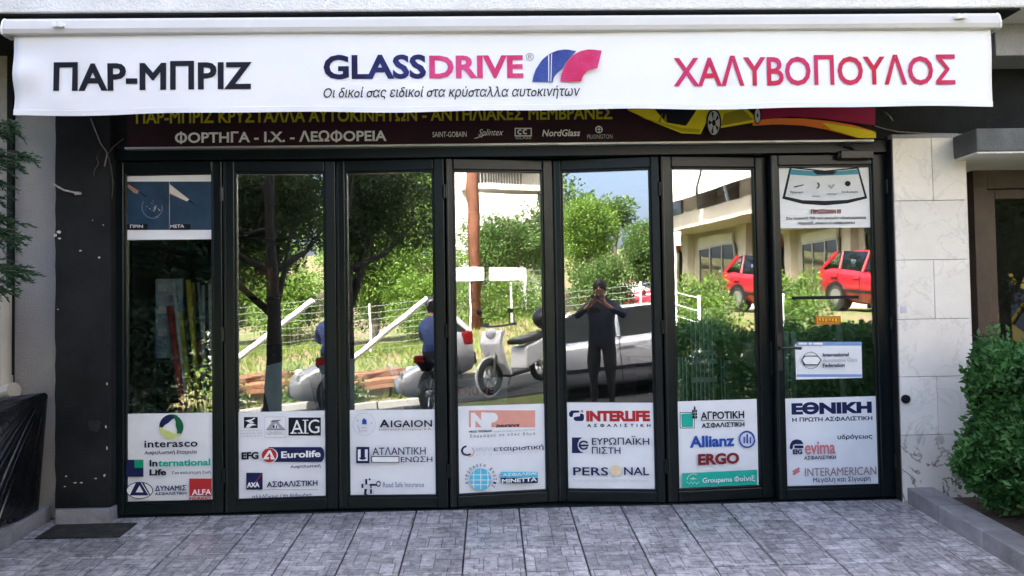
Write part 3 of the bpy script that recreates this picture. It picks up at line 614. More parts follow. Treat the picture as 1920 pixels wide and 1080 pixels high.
pr.text('®', 986, 99, 1001, 114, LINE)
pr.text('Οι δικοί σας ειδικοί στα κρύσταλλα αυτοκινήτων', 607, 162, 1088, 187, INK, bold=.006, shear=.22)
pr.text('ΧΑΛΥΒΟΠΟΥΛΟΣ', 1262, 104, 1791, 161, M_PINK, bold=.014)
def band(cx, cy, r0, r1, a0, a1, m, kx=1.0, ky=1.0, n=18):
    o = []
    for i in range(n):
        t = [math.radians(a0+(a1-a0)*(i+q)/n) for q in (0, 1)]
        o.append(([(cx+r0*kx*math.cos(t[0]), cy-r0*ky*math.sin(t[0])), (cx+r1*kx*math.cos(t[0]), cy-r1*ky*math.sin(t[0])), (cx+r1*kx*math.cos(t[1]), cy-r1*ky*math.sin(t[1])), (cx+r0*kx*math.cos(t[1]), cy-r0*ky*math.sin(t[1]))], m))
    return o
def strip(outer, inner, m, n=18):
    """filled shape between two sampled curves"""
    def samp(c, t):
        k = t*(len(c)-1); i = min(int(k), len(c)-2); f = k-i; return (c[i][0]*(1-f)+c[i+1][0]*f, c[i][1]*(1-f)+c[i+1][1]*f)
    return [([samp(inner, i/n), samp(outer, i/n), samp(outer, (i+1)/n), samp(inner, (i+1)/n)], m) for i in range(n)]
zc = lambda x, y: (600+x*.28125, 80+y*.28125)      # coordinates read off an enlarged view
pr.cv = zc
pr.shapes('emblem', strip([(1415, 262), (1422, 225), (1440, 175), (1480, 115), (1530, 75), (1580, 55), (1640, 47), (1706, 60)], [(1552, 262), (1556, 240), (1566, 222), (1580, 205), (1598, 190), (1616, 172), (1640, 130), (1706, 61)], M_BLU2)
          + [([(1521, 262), (1527, 262), (1527, 82), (1521, 84)], WHT), ([(1536, 262), (1541, 262), (1546, 76), (1541, 78)], WHT)]
          + strip([(1602, 262), (1606, 222), (1622, 178), (1650, 125), (1690, 85), (1735, 62), (1790, 50), (1876, 60)], [(1740, 262), (1746, 240), (1758, 218), (1775, 200), (1790, 190), (1810, 183), (1830, 180), (1846, 179)], M_PINK2))

# ================================================================ SIGNBOARD ON THE FASCIA
PS = YP(-0.085)
s0, sz0 = PS.uv(238, 277); s1, _ = PS.uv(1636, 262); sz0 = PS.uv(930, 269)[1]
M_SIGN = pm('dark_aubergine_print', (0.022, 0.012, 0.016), 0.4, spec=0.12, scale=1.3, col2=(0.045, 0.014, 0.026), contrast=(.35, .7))
sign = MB().box(s0, s1, -0.085, -0.051, sz0, sz0+.62).build('signboard', M_SIGN); tag(sign, 'dark printed signboard with yellow car half hidden behind the white valance', 'signboard')
MB().box(s0-.01, s1+.004, -0.095, -0.049, sz0-.014, sz0-.001).build('trim', M_ALU, sign)
sp_ = Print(PS, sign, .001); YL = flat('dull_yellow', (0.42, 0.38, 0.02)); CARY = flat('car_yellow', (0.72, 0.6, 0.02)); DKY = flat('car_shade', (0.3, 0.24, 0.02)); WN = flat('wine', (0.3, 0.02, 0.06)); OR = flat('orange', (0.75, 0.2, 0.04)); SG = flat('silver_print', (0.5, 0.5, 0.52))
sp_.text('ΠΑΡ-ΜΠΡΙΖ ΚΡΥΣΤΑΛΛΑ ΑΥΤΟΚΙΝΗΤΩΝ - ΑΝΤΗΛΙΑΚΕΣ ΜΕΜΒΡΑΝΕΣ', 255, 202, 1148, 228, YL, bold=.022)
sp_.text('ΦΟΡΤΗΓΑ - Ι.Χ. - ΛΕΩΦΟΡΕΙΑ', 328, 245, 725, 268, WHT, bold=.026)
sp_.text('SAINT-GOBAIN', 811, 247, 875, 257, WHT, bold=.008); sp_.text('Splintex', 897, 242, 944, 258, WHT, shear=.4)
sp_.shapes('underline', [([(888, 260), (893, 260), (914, 252), (910, 252)], WHT)])
sp_.shapes('emblem', [(rc(965, 240, 997, 256), WHT), (rc(967, 242, 995, 254), M_SIGN)]+ringpolys(975, 248, 2.6, 5.2, WHT, 50, 310)+ringpolys(985, 248, 2.6, 5.2, WHT, 50, 310)); sp_.text('GLASS', 966, 257.5, 996, 262, SG, bold=.02)
sp_.text('NordGlass', 1016, 244, 1087, 257, WHT, bold=.02, shear=.2)
sp_.shapes('emblem', ringpolys(1122, 244.5, 5.2, 7, WHT)+[(rc(1121.2, 239, 1122.8, 250), WHT), (rc(1117, 243.8, 1127, 245.2), WHT)]); sp_.text('PILKINGTON', 1100, 254, 1147, 262, SG)
# swoosh and car print, read off an enlarged view of the right half
sp_.cv = lambda x, y: (1120+x/2.4, y/2.4)
sp_.shapes('swoosh', strip([(700, 480), (860, 470), (1000, 480), (1238, 490)], [(700, 545), (860, 530), (1000, 540), (1238, 570)], WN)+strip([(690, 548), (800, 538), (920, 540), (1040, 552), (1140, 570), (1238, 600)], [(690, 572), (800, 566), (920, 572), (1020, 590), (1100, 612), (1160, 629)], OR)+strip([(1000, 560), (1100, 575), (1180, 590), (1236, 605)], [(1040, 590), (1090, 605), (1130, 618), (1165, 629)], CARY)+[([(1165, 629), (1236, 629), (1236, 606)], CARY)])
sp_.shapes('car_print', [([(130, 505), (250, 560), (370, 608), (455, 612), (480, 560), (545, 585), (690, 560), (705, 540), (640, 480), (130, 480)], CARY), ([(250, 500), (300, 560), (390, 575), (440, 500)], INK), ([(262, 560), (285, 515), (275, 570)], DKY), ([(290, 552), (300, 520), (305, 560)], DKY), ([(545, 575), (690, 548), (640, 500), (560, 520)], DKY), ([(180, 535), (370, 600), (450, 606), (452, 590), (370, 584)], YL)]
          + [(el(513, 560, 34, 62), INK), (el(513, 562, 27, 54), SG), (el(513, 562, 8, 14), INK)]+[([(513+6*math.cos(t), 562-10*math.sin(t)), (513+24*math.cos(t-.22), 562-50*math.sin(t-.22)), (513+24*math.cos(t+.22), 562-50*math.sin(t+.22))], INK) for t in [q*2*math.pi/5+.6 for q in range(5)]]
          + [(el(707, 528, 17, 40), INK), (el(707, 530, 12, 33), SG), (el(707, 530, 4, 9), INK)])

# ================================================================ POSTERS ON THE GLASS
def poster(i, x0, y0, x1, y1, label, mat=None, d=0.0, cat='poster', name='poster', group=None, corner=True):
    P = LEAF[i]; q = [P.uv(x0, y1), P.uv(x1, y1), P.uv(x1, y0), P.uv(x0, y0)]
    ua, ub = (q[0][0]+q[3][0])/2, (q[1][0]+q[2][0])/2; va, vb = P.uv((x0+x1)/2, y1)[1], P.uv((x0+x1)/2, y0)[1]
    j = lambda: random.uniform(-.003, .003) if corner else 0
    mb = MB(); c = [(ua+j(), va+j()), (ub+j(), va+j()), (ub+j(), vb+j()), (ua+j(), vb+j())]
    mb.hexa([P.w(*c[0], d+.0018), P.w(*c[1], d+.0018), P.w(*c[1], d), P.w(*c[0], d), P.w(*c[3], d+.0018), P.w(*c[2], d+.0018), P.w(*c[2], d), P.w(*c[3], d)])
    o = mb.build(name, mat or PAPER); tag(o, label, cat, group)
    return o, Print(P, o, d+.0022)
GR = 'insurance posters along the foot of the glass'
cA = lambda x, y: (220+x*.21875, 760+y*.21875); cB = lambda x, y: (640+x*.20833, 740+y*.20833); cC = lambda x, y: (1040+x*.20833, 730+y*.20833); cD = lambda x, y: (1440+x*.17595, 730+y*.17595)

o, p = poster(0, 236, 775, 403, 946, 'white insurance poster with green and navy swirl above the word interasco', group=GR); p.cv = cA
def swirl(a, m):      # one blade of the three-part swirl
    o_, i_ = [], []
    for k in range(15):
        t = math.radians(a+140*k/14); th = 56*math.sin(math.pi*min(1, (k+1.5)/15.5))
        o_.append((467+104*math.cos(t), 180-104*math.sin(t))); i_.append((467+(104-th-8)*math.cos(t+.1), 180-(104-th-8)*math.sin(t+.1)))
    return strip(o_, i_, m, 14)
p.shapes('emblem', swirl(60, NAVY)+swirl(-60, DGRN)+swirl(180, LIME))
p.text('interasco', 243, 295, 698, 354, INK, bold=.02, space=1.05); p.text('Ασφαλιστική Εταιρεία', 245, 380, 692, 420, NAVY, bold=.02)
p.shapes('emblem', [(rc(91, 461, 236, 606), NAVY), (rc(159, 461, 236, 531), GRN)])
p.text('In', 288, 462, 356, 518, INK, bold=.035); p.text('ternational', 362, 456, 808, 514, TEAL, bold=.035); p.text('Life', 288, 540, 432, 595, INK, bold=.04); p.text('Για καλύτερη ζωή', 484, 556, 810, 586, NAVY, bold=.015)
p.shapes('emblem', [(el(205, 722, 115, 73), NAVY), (el(205, 722, 108, 66), WHT), ([(120, 765), (175, 655), (240, 655), (300, 765)], NAVY), ([(172, 738), (205, 680), (238, 738)], WHT), ([(216, 655), (224, 655), (290, 765), (282, 765)], WHT)])
p.text('ΔΥΝΑΜΙΣ', 338, 678, 604, 724, NAVY, bold=.025); p.text('ΑΣΦΑΛΙΣΤΙΚΗ', 336, 735, 606, 760, NAVY, bold=.03)
p.shapes('emblem', [(rc(630, 620, 820, 768), RED)]); p.text('ALFA', 652, 712, 818, 760, WHT, bold=.02); p.text('INSURANCE', 630, 776, 818, 800, RED, bold=.03)

o, p = poster(1, 444, 771, 612, 941, 'white insurance poster with navy eurolife pill and square logos', group=GR); p.cv = cA
p.shapes('emblem', [(rc(1086, 100, 1204, 194), INK), ([(1096, 130), (1150, 118), (1178, 104), (1182, 112), (1150, 132), (1178, 150), (1140, 150)], WHT), ([(1100, 190), (1120, 160), (1150, 152), (1196, 170), (1160, 172), (1130, 192)], WHT)])
for k, s_ in enumerate(['ΕΥΡΩΠΑΪΚΗ', 'ΕΝΩΣΗ ΑΕ', 'ΑΣΦΑΛΕΙΑΙ']): p.text(s_, 1058, 208+k*24, 1240, 221+k*24, GRY, space=1.4)
p.shapes('emblem', [(rc(1264, 96, 1446, 278), PGRY), (rc(1268, 101, 1442, 273), WHT), ([(1278, 205), (1320, 150), (1330, 125), (1410, 122), (1380, 140), (1400, 165), (1442, 205)], GRY), ([(1330, 195), (1360, 150), (1392, 195)], WHT), ([(1315, 140), (1322, 132), (1400, 128), (1370, 136)], INK), (rc(1280, 206, 1440, 211), INK), (rc(1335, 172, 1350, 192), INK), (rc(1362, 172, 1372, 192), INK)]); p.text('GENERALI', 1280, 222, 1430, 250, GRY)
p.shapes('emblem', [(rc(1470, 103, 1746, 256), INK)]); p.text('AIG', 1492, 122, 1734, 240, WHT, bold=.0)
p.shapes('serif', [(rc(1486, 232, 1538, 240), WHT), (rc(1550, 232, 1580, 240), WHT), (rc(1590, 122, 1640, 129), WHT), (rc(1590, 233, 1640, 240), WHT)])
p.text('EFG', 1068, 397, 1214, 460, INK, bold=.045)
p.shapes('emblem', [(rc(1300, 355, 1750, 482), NAVY), (el(1740, 418, 38, 64), NAVY), (el(1310, 425, 70, 62), WHT), (el(1306, 425, 64, 60), RED), ([(1250, 460), (1302, 382), (1318, 382), (1356, 460), (1320, 460), (1310, 430), (1300, 460)], WHT), ([(1284, 440), (1310, 405), (1322, 440)], RED)])
p.text('Eurolife', 1408, 386, 1745, 445, WHT, bold=.03); p.text('Ασφαλιστική', 1487, 504, 1744, 538, NAVY, bold=.015)
p.shapes('emblem', [(rc(1110, 574, 1250, 718), NAVY), ([(1190, 650), (1196, 650), (1244, 584), (1238, 582)], RED)]); p.text('AXA', 1116, 655, 1224, 698, WHT, bold=.05)
p.text('ΑΣΦΑΛΙΣΤΙΚΗ', 1285, 640, 1720, 695, NAVY, bold=.022); p.shapes('underline', [(rc(1255, 716, 1720, 720), GRY)]); p.text('αλλάζουμε / τα δεδομένα', 1162, 752, 1670, 795, NAVY, bold=.01, shear=.15)

o, p = poster(2, 652, 768, 819, 935, 'white insurance poster with anchor square and key shaped logo', group=GR); p.cv = cB
p.shapes('emblem', ringpolys(208, 265, 98, 102, PGRY, n=32)+[(rc(192, 222, 232, 262), BLUE), (rc(200, 212, 220, 224), BLUE), ([(140, 225), (160, 220), (160, 240), (145, 240)], PGRY), ([(150, 270), (160, 270), (180, 340), (170, 340)], PGRY), (rc(185, 290, 235, 300), PGRY), (rc(180, 318, 240, 326), PGRY), (rc(270, 245, 285, 260), PGRY)])
p.text('A', 348, 220, 438, 290, INK, bold=.03); p.text('IGAION', 450, 226, 820, 288, INK, bold=.018, space=1.05); p.text('Insurance Company S.A.', 346, 300, 820, 320, INK, space=1.25)
p.shapes('emblem', [(rc(140, 465, 258, 612), NAVY), (rc(155, 488, 180, 590), WHT), (rc(218, 488, 243, 590), WHT), (rc(168, 575, 230, 590), WHT), (el(199, 560, 32, 20, a0=180, a1=360), NAVY)])
p.text('ΑΤΛΑΝΤΙΚΗ', 286, 465, 764, 535, NAVY, bold=.005); p.shapes('box_outline', [(rc(276, 548, 528, 606), NAVY), (rc(284, 555, 520, 600), WHT)]); p.text('ΕΝΩΣΗ', 540, 550, 824, 600, NAVY, bold=.008)
p.shapes('emblem', [(rc(222, 752, 240, 800), INK), (rc(188, 796, 206, 832), INK), (rc(204, 800, 320, 804), CYAN), (rc(252, 750, 272, 758), INK), (rc(258, 744, 266, 766), INK), (rc(262, 795, 325, 812), INK), (rc(268, 812, 280, 836), INK), ([(215, 840), (240, 840), (232, 880), (246, 892), (212, 892)], INK), (rc(266, 842, 284, 884), INK), (rc(290, 858, 302, 884), PGRY)]+ringpolys(343, 793, 12, 20, INK, ky=1.35)); p.text('Road Safe Insurance', 385, 776, 752, 822, flat('slate_blue', (.15, .2, .33)), bold=.008)

o, p = poster(3, 859, 759, 1024, 929, 'white insurance poster with salmon banner and light blue globe', group=GR); p.cv = cB
p.shapes('emblem', [(rc(1148, 140, 1744, 293), SALM)]); p.text('N', 1166, 160, 1300, 300, WHT, bold=.07); p.text('P', 1300, 160, 1408, 300, WHT, bold=.09); p.text('insurance', 1392, 258, 1602, 292, INK, bold=.03, shear=.2)
p.text('ΝΕΟΣ ΠΟΣΕΙΔΩΝ', 1150, 318, 1356, 338, INK, bold=.03); p.text('ΑΣΦΑΛΙΣΤΙΚΕΣ ΠΡΑΚΤΟΡΕΥΣΕΙΣ', 1366, 316, 1744, 332, GRY); p.text('Σύμμαχος σε κάθε βήμα', 1156, 345, 1744, 378, INK, space=1.5)
p.shapes('emblem', ringpolys(1130, 502, 36, 54, NAVY, 95, 315, ky=.85)+ringpolys(1150, 510, 38, 46, SALM, -100, 60, ky=1.0)); p.text('συν', 1208, 468, 1350, 502, PGRY); p.text('εταιριστική', 1366, 450, 1814, 505, NAVY, bold=.012); p.text('ασφαλιστική', 1212, 516, 1760, 532, PGRY, space=2)
p.shapes('emblem', [(el(1251, 755, 96, 98), CYAN)]+[(rc(1158, y_, 1344, y_+6), WHT) for y_ in (712, 758, 800)]+[([(1251+k*60-3, 660+abs(k)*8), (1251+k*60+3, 660+abs(k)*8), (1251+k*66+4, 755), (1251+k*60+3, 848-abs(k)*10), (1251+k*60-3, 848-abs(k)*10), (1251+k*66-4, 755)], WHT) for k in (-1, 0, 1)])
for k, ch in enumerate('ΕΥΡΩΠΑΪΚΗ ΕΝΩΣΙΣ'):      # letters around the globe
    if ch == ' ': continue
    t = math.radians(195-k*15.0); x_, y_ = 1251+128*math.cos(t), 752-126*math.sin(t)
    v_, f_ = text_mesh(ch, .02, 0, 1); dd = p.nd(); mb = MB(); c_, s2 = math.cos(t-math.pi/2), math.sin(t-math.pi/2); pts = []
    for a_, b_, h_ in v_:
        lx, ly = (a_-.5)*17, (b_-.5)*27; pts.append(p.P.w(*p.uv(x_+lx*c_-ly*s2, y_-(lx*s2+ly*c_)), dd))
    mb.add(pts, f_); mb.build('lettering', NAVY, o, fix=False)
p.shapes('emblem', [(rc(1430, 686, 1760, 733), CYAN), (rc(1430, 738, 1760, 786), NAVY)]); p.text('ΑΣΦΑΛΕΙΑΙ', 1446, 692, 1746, 720, WHT, bold=.02); p.text('ΜΙΝΕΤΤΑ', 1438, 742, 1752, 778, WHT, bold=.03)

o, p = poster(4, 1062, 755, 1227, 920, 'white insurance poster with red interlife lettering and cream disc', group=GR); p.cv = cC
p.shapes('emblem', [([(130, 210), (150, 190), (222, 190), (222, 208), (170, 212), (160, 248), (140, 248), (130, 236)], NAVY), ([(172, 250), (228, 240), (228, 218), (250, 218), (264, 232), (264, 270), (250, 285), (190, 285), (172, 272)], NAVY), (el(246, 197, 13), ROSE)])
p.text('INTERLIFE', 284, 192, 858, 288, RED, bold=.06); p.text('ΑΣΦΑΛΙΣΤΙΚΗ', 292, 308, 862, 340, INK, bold=.03, space=1.9)
p.shapes('emblem', [([(156, 432), (250, 432), (222, 452), (205, 490), (212, 530), (230, 556), (262, 572), (156, 572)], NAVY)]+ringpolys(262, 500, 30, 46, NAVY, 30, 330, ky=.9)+[(rc(228, 494, 306, 510), NAVY)]); p.text('ΕΥΡΩΠΑΪΚΗ', 335, 415, 850, 495, NAVY, bold=.008); p.text('ΠΙΣΤΗ', 335, 515, 592, 576, NAVY, bold=.008)
p.text('PERS', 168, 697, 482, 772, NAVY, bold=.012); p.text('NAL', 624, 697, 848, 768, NAVY, bold=.012); p.shapes('emblem', [(el(549, 728, 48, 50), PEACH)]); p.text('η συναρπαστική πλευρά της ασφάλισης', 170, 800, 850, 836, flat('faint_grey', (.6, .6, .63)))

o, p = poster(5, 1267, 751, 1421, 918, 'white insurance poster with green square, blue allianz word and green footer', group=GR); p.cv = cC
p.shapes('emblem', [([(1125, 205), (1245, 205), (1258, 260), (1258, 350), (1135, 352), (1125, 340)], INK), ([(1131, 211), (1240, 211), (1252, 262), (1252, 344), (1138, 346), (1131, 336)], WHT), ([(1138, 220), (1232, 214), (1244, 262), (1244, 338), (1142, 340)], TEAL), (rc(1254, 150, 1260, 268), INK)]+[(el(1257+s_*14, y_, 9, 13), INK) for y_ in (195, 222, 250) for s_ in (-1, 1)]+[(el(1257, 170, 8, 18), INK)])
p.text('ΑΓΡΟΤΙΚΗ', 1310, 194, 1702, 266, INK, bold=.022); p.shapes('underline', [(rc(1312, 276, 1704, 281), INK)]); p.text('ΑΣΦΑΛΙΣΤΙΚΗ', 1318, 294, 1704, 342, INK, bold=.028)
p.text('Allianz', 1212, 412, 1614, 518, BLUE, bold=.035); p.shapes('emblem', ringpolys(1724, 448, 60, 74, BLUE, ky=1.05)+[(rc(1690, 424, 1703, 482), BLUE), (rc(1716, 400, 1731, 482), BLUE), (rc(1745, 424, 1758, 482), BLUE)])
p.text('ERGO', 1282, 570, 1652, 672, MAR, bold=.045)
p.shapes('footer_band', [([(1140, 750), (1812, 718), (1812, 852), (1140, 880)], TEAL)]); p.shapes('emblem', ringpolys(1240, 815, 58, 62, WHT, 60, 175, n=10)+[(rc(1212, 796, 1264, 801), WHT), (rc(1232, 786, 1238, 806), WHT)]+[(rc(1180+k*16, 826+(k % 2)*10, 1188+k*16, 834+(k % 2)*12), WHT) for k in range(7)]); p.text('Groupama Φοίνιξ', 1318, 776, 1784, 838, WHT, bold=.012)

o, p = poster(6, 1472, 745, 1648, 911, 'white insurance poster with wide navy heading on the hinged door leaf', group=GR); p.cv = cD
p.text('ΕΘΝΙΚΗ', 248, 130, 1104, 262, NAVY, bold=.06); p.text('Η ΠΡΩΤΗ ΑΣΦΑΛΙΣΤΙΚΗ', 256, 290, 1110, 340, NAVY, bold=.025); p.text('υδρόγειος', 738, 475, 1110, 540, NAVY, bold=.025)
p.shapes('emblem', strip([(228, 630), (232, 585), (255, 545), (300, 530), (345, 540), (370, 575)], [(250, 640), (262, 615), (262, 592), (290, 580), (330, 580), (370, 582)], NAVY)+[(rc(275, 596, 370, 624), NAVY)]); p.text('EIG', 258, 636, 358, 688, NAVY, bold=.05); p.text('evima', 385, 552, 708, 688, ROSE, bold=.02); p.text('ΑΣΦΑΛΙΣΤΙΚΗ', 376, 702, 716, 744, NAVY, bold=.025)
p.shapes('emblem', [([(250+k*22, 870-k*14+q*26), (272+k*22, 852-k*14+q*26), (290+k*22, 872-k*14+q*26), (268+k*22, 888-k*14+q*26)], ROSE) for k in range(3) for q in range(2)]); p.text('INTERAMERICAN', 384, 826, 1142, 914, flat('grey_red', (.3, .2, .22)), bold=.004); p.text('Μεγάλη και Σίγουρη', 470, 925, 1080, 990, NAVY, bold=.012)

# before-and-after repair poster, on the first leaf
o, p = poster(0, 234, 329, 401, 449, 'poster showing a cracked and a mended windscreen, high on first leaf', cat='poster')
SKYB = pm('print_blue_photo', (0.010, 0.024, 0.05), 0.35, scale=6, col2=(0.026, 0.068, 0.125), contrast=(.3, .7)); SKIN_P = flat('pencil', (0.4, 0.22, 0.15)); PEN = flat('pale_pencil', (0.6, 0.55, 0.48)); CRK = flat('crack', (0.22, 0.26, 0.33))
p.cv = lambda x, y: (x/3.6, 200+y/3.6)
p.shapes('photo_print', [(rc(858, 506, 1143, 832), SKYB), (rc(1147, 506, 1436, 832), SKYB), (rc(1143, 506, 1147, 832), GRY), ([(860, 540), (868, 524), (940, 570), (930, 588), (905, 582)], SKIN_P), ([(936, 575), (940, 571), (990, 606), (984, 610)], INK), ([(1147, 585), (1147, 524), (1280, 628), (1264, 640)], PEN), ([(1147, 590), (1147, 582), (1262, 640)], SKIN_P), ([(1270, 636), (1278, 628), (1345, 680)], INK), (rc(858, 793, 998, 832), INK), (rc(1147, 793, 1288, 832), INK)])
cr = []
for k in range(46):
    a_ = random.uniform(0, 6.28); r_ = abs(random.gauss(0, 26)); x_, y_ = 1048+r_*.9*math.cos(a_), 685+r_*1.4*math.sin(a_); s_ = random.uniform(2, 9)
    cr.append(([(x_, y_), (x_+s_, y_+random.uniform(-5, 5)), (x_+random.uniform(-4, 4), y_+s_*1.3)], random.choice([CRK, INK, WHT, GRY])))
cr += ringpolys(1048, 680, 76, 79, CRK, 150, 300, n=14)+ringpolys(1050, 690, 58, 62, CRK, -80, 20, n=8)
p.shapes('crack_print', cr)
p.text('ΠΡΙΝ', 895, 800, 980, 822, PGRY, bold=.02); p.text('ΜΕΤΑ', 1164, 800, 1258, 822, PGRY, bold=.02)
# windscreen warning poster, top of the door leaf
o, p = poster(6, 1457, 308, 1634, 427, 'white warning poster with drawing of a blue tinted windscreen', cat='poster')
p.cv = lambda x, y: (1420+x*.35185, 260+y*.35185); PALE = flat('pale_glass', (.68, .7, .72)); BST = flat('blue_strip', (.07, .28, .38))
p.shapes('windscreen_drawing', [([(172, 150), (360, 170), (538, 152), (585, 318), (480, 345), (360, 356), (240, 348), (132, 320)], INK), ([(182, 158), (360, 178), (530, 160), (570, 308), (480, 326), (360, 332), (240, 328), (148, 308)], PALE), ([(180, 163), (360, 180), (532, 163), (542, 190), (400, 196), (310, 200), (170, 192)], BST), ([(290, 172), (430, 174), (400, 192), (316, 192)], INK), ([(192, 256), (245, 244), (247, 248), (196, 262)], INK), (el(480, 240, 16, 15, n=9), INK), ([(378, 245), (392, 252), (408, 240), (410, 250), (392, 270), (376, 256)], GRY)]+ringpolys(312, 250, 12, 18, INK, -80, 70, n=8))
for s_, a_ in [('Ράγισμα', (174, 280, 240, 294)), ('Αστέρι', (288, 302, 332, 314)), ('Χτύπημα', (370, 290, 420, 303)), ('Συνδυασμός', (446, 278, 532, 292))]: p.text(s_, *a_, INK, bold=.01)
p.text('ΠΡΟΣΟΧΗ !!!', 282, 375, 442, 402, MAR, bold=.05); p.text('Στο ποσοστό 75% των ρωγμών αποκαθίσταται', 150, 415, 576, 434, INK, bold=.03); p.text('παρμπρίζ, μπορεί να επισκευαστεί', 212, 441, 516, 460, INK, bold=.03)
# federation card
o, p = poster(6, 1491, 643, 1616, 710, 'small white federation card with blue border taped beside door handle', cat='card', name='card')
p.cv = lambda x, y: (1420+x*.4444, 600+y*.4444); PBL = flat('pale_blue', (.2, .32, .55))
p.shapes('border_print', [(rc(165, 92, 440, 108), PBL), (rc(166, 229, 440, 240), PBL)]); p.shapes('emblem', ringpolys(224, 170, 34, 36, INK, n=22)+[([(182, 168), (196, 150), (252, 150), (268, 168), (254, 190), (196, 190)], INK), ([(186, 168), (198, 154), (250, 154), (263, 168), (251, 186), (199, 186)], WHT)])
p.shapes('header_blocks', [(rc(170, 95, 207, 104), WHT), (rc(212, 95, 228, 104), WHT), (rc(232, 95, 272, 104), WHT)]); p.text('International', 272, 138, 382, 153, INK, bold=.03); p.text('Automotive Glass', 272, 160, 416, 176, GRY); p.text('Federation', 272, 182, 364, 198, INK, bold=.03)
# small stickers
o, p = poster(6, 1529, 593, 1576, 608, 'small red and yellow sticker on door glass above the card', mat=flat('orange_red', (.5, .1, .02)), cat='sticker', name='sticker', corner=False)
p.shapes('letter_blocks', [(rc(1532, 595, 1573, 606), YEL), (rc(1533, 596, 1572, 605), flat('orange_red', (.5, .1, .02)))]+[(rc(1535+k*6, 597, 1538.5+k*6, 601+(k*7 % 3)), YEL) for k in range(6)])
o, p = poster(6, 1485, 555, 1610, 561, 'black strip stuck across the door glass under the warning poster', mat=INK, cat='strip', name='glass_strip', corner=False)

# ================================================================ LOOSE THINGS IN FRONT
# dark mat on the tiles beside the pier
def fl(px, py, lift=0.0):      # pixel -> point on the sloping forecourt
    d = ray(px, py); n = np.array([0, -0.0805, 1.0]); k = -(CP@n-lift)/(d@n); return CP+d*k
c = [fl(62, 1013), fl(218, 1013), fl(259, 983), fl(113, 983)]
x0, x1, y0, y1 = (c[0][0]+c[3][0])/2, (c[1][0]+c[2][0])/2, c[0][1], c[2][1]
x0 = max(x0, XL+.01)
M_MAT = pm('worn_black_mat', (0.012, 0.012, 0.012), 0.8, scale=14, col2=(0.05, 0.048, 0.045), contrast=(.5, .75), bump=.6, bscale=90)
mb = MB(); h = .012
mb.hexa([(x0, y0, zf(y0)+.003), (x1, y0, zf(y0)+.003), (x1, y1, zf(y1)+.003), (x0, y1, zf(y1)+.003), (x0, y0, zf(y0)+h), (x1, y0, zf(y0)+h), (x1, y1, zf(y1)+h), (x0, y1, zf(y1)+h)])
tag(mb.build('door_mat', M_MAT, bevel=.003), 'worn black rubber mat on the tiles beside the dark pier', 'mat')
# black plastic sheet heaped behind the left kerb
M_TARP = pm('black_plastic_sheet', (0.008, 0.008, 0.009), 0.18, var=.3, scale=5, bump=.3, bscale=25)
nu, nv = 150, 22; vs = []
A = np.array([-2.818, -0.06, 0.80])
for j in range(nv+1):
    t = j/nv
    for i in range(nu+1):
        s = i/nu      # fan of folds from the tied corner down over the kerb and out along the wall
        E0, E1, E2 = np.array([-2.83, -.14, .085]), np.array([-2.86, -1.75, .02]), np.array([-4.1, -.35, .70])
        E_ = E0*(1-s)**2+2*E1*s*(1-s)+E2*s*s
        p = A+(E_-A)*t; p[2] = max(p[2], zf(p[1])+.075)
        f = .020*abs(math.sin(s*47+.8*math.sin(t*3)))+.014*abs(math.sin(s*83+t*1.5+1))+.010*math.sin(s*21+t*4)+.004*math.sin(s*190+t*6)
        f *= (.15+.95*t)*(min(1, s*12)); bl_ = .10*math.sin(math.pi*t**.8)*math.sin(math.pi*min(1, s*1.1+.03))
        p = p+np.array([.35, -.55, .65])*(f+bl_); vs.append(p)
back = [(p[0], min(p[1]+.03, .1), p[2]-.02) for p in vs]
nn = len(vs); fs = []
for j in range(nv):
    for i in range(nu):
        a = j*(nu+1)+i; fs += [(a, a+1, a+nu+2, a+nu+1), (nn+a, nn+a+nu+1, nn+a+nu+2, nn+a+1)]
for i in range(nu): fs.append((i, nn+i, nn+i+1, i+1)); a = nv*(nu+1)+i; fs.append((a, a+1, nn+a+1, nn+a))
for j in range(nv): a = j*(nu+1); fs.append((a, a+nu+1, nn+a+nu+1, nn+a)); a += nu; fs.append((a, nn+a, nn+a+nu+1, a+nu+1))
mb = MB(); mb.add(vs+back, fs); tag(mb.build('plastic_sheet', M_TARP, smooth=True), 'creased black plastic sheet draped between kerb and grey wall', 'plastic sheet')
# loose wires over the pier top and on the right fascia
def wire(pts, y, r, mat, label, name='cable'):
    P = YP(y); q = [(*[P.uv(*p)[0]], y+random.uniform(-.004, .004), P.uv(*p)[1]) for p in pts]
    tag(MB().tube(q, r, 6).build(name, mat, smooth=True), label, 'cable')
M_WIRE = pm('pale_old_cable', (.22, .21, .19), .6, var=.3, scale=30); M_WIRED = pm('dark_cable', (.05, .048, .045), .6, var=.3, scale=30)
wire([(170, 222), (178, 243), (188, 268), (200, 285), (201, 290), (196, 312)], -.108, .0035, M_WIRE, 'pale cable hanging from the valance corner over the dark pier')
wire([(203, 288), (212, 275), (232, 260)], -.107, .003, M_WIRED, 'short dark cable running up to the signboard corner')
wire([(190, 280), (182, 296), (185, 306), (178, 318), (175, 330)], -.107, .003, M_WIRED, 'thin dark cable end dangling in a zigzag on the pier')
wire([(203, 292), (208, 312), (212, 345), (210, 372)], -.109, .003, M_WIRED, 'thin dark cable running down beside the first door leaf')
wire([(1640, 236), (1660, 242), (1684, 247), (1730, 250), (1796, 251)], -.065, .004, M_WIRE, 'pale cable along the dark fascia towards the grey canopy')
wire([(1660, 210), (1668, 218), (1674, 227)], -.065, .004, M_WIRE, 'short pale cable stub on the dark fascia under the valance')

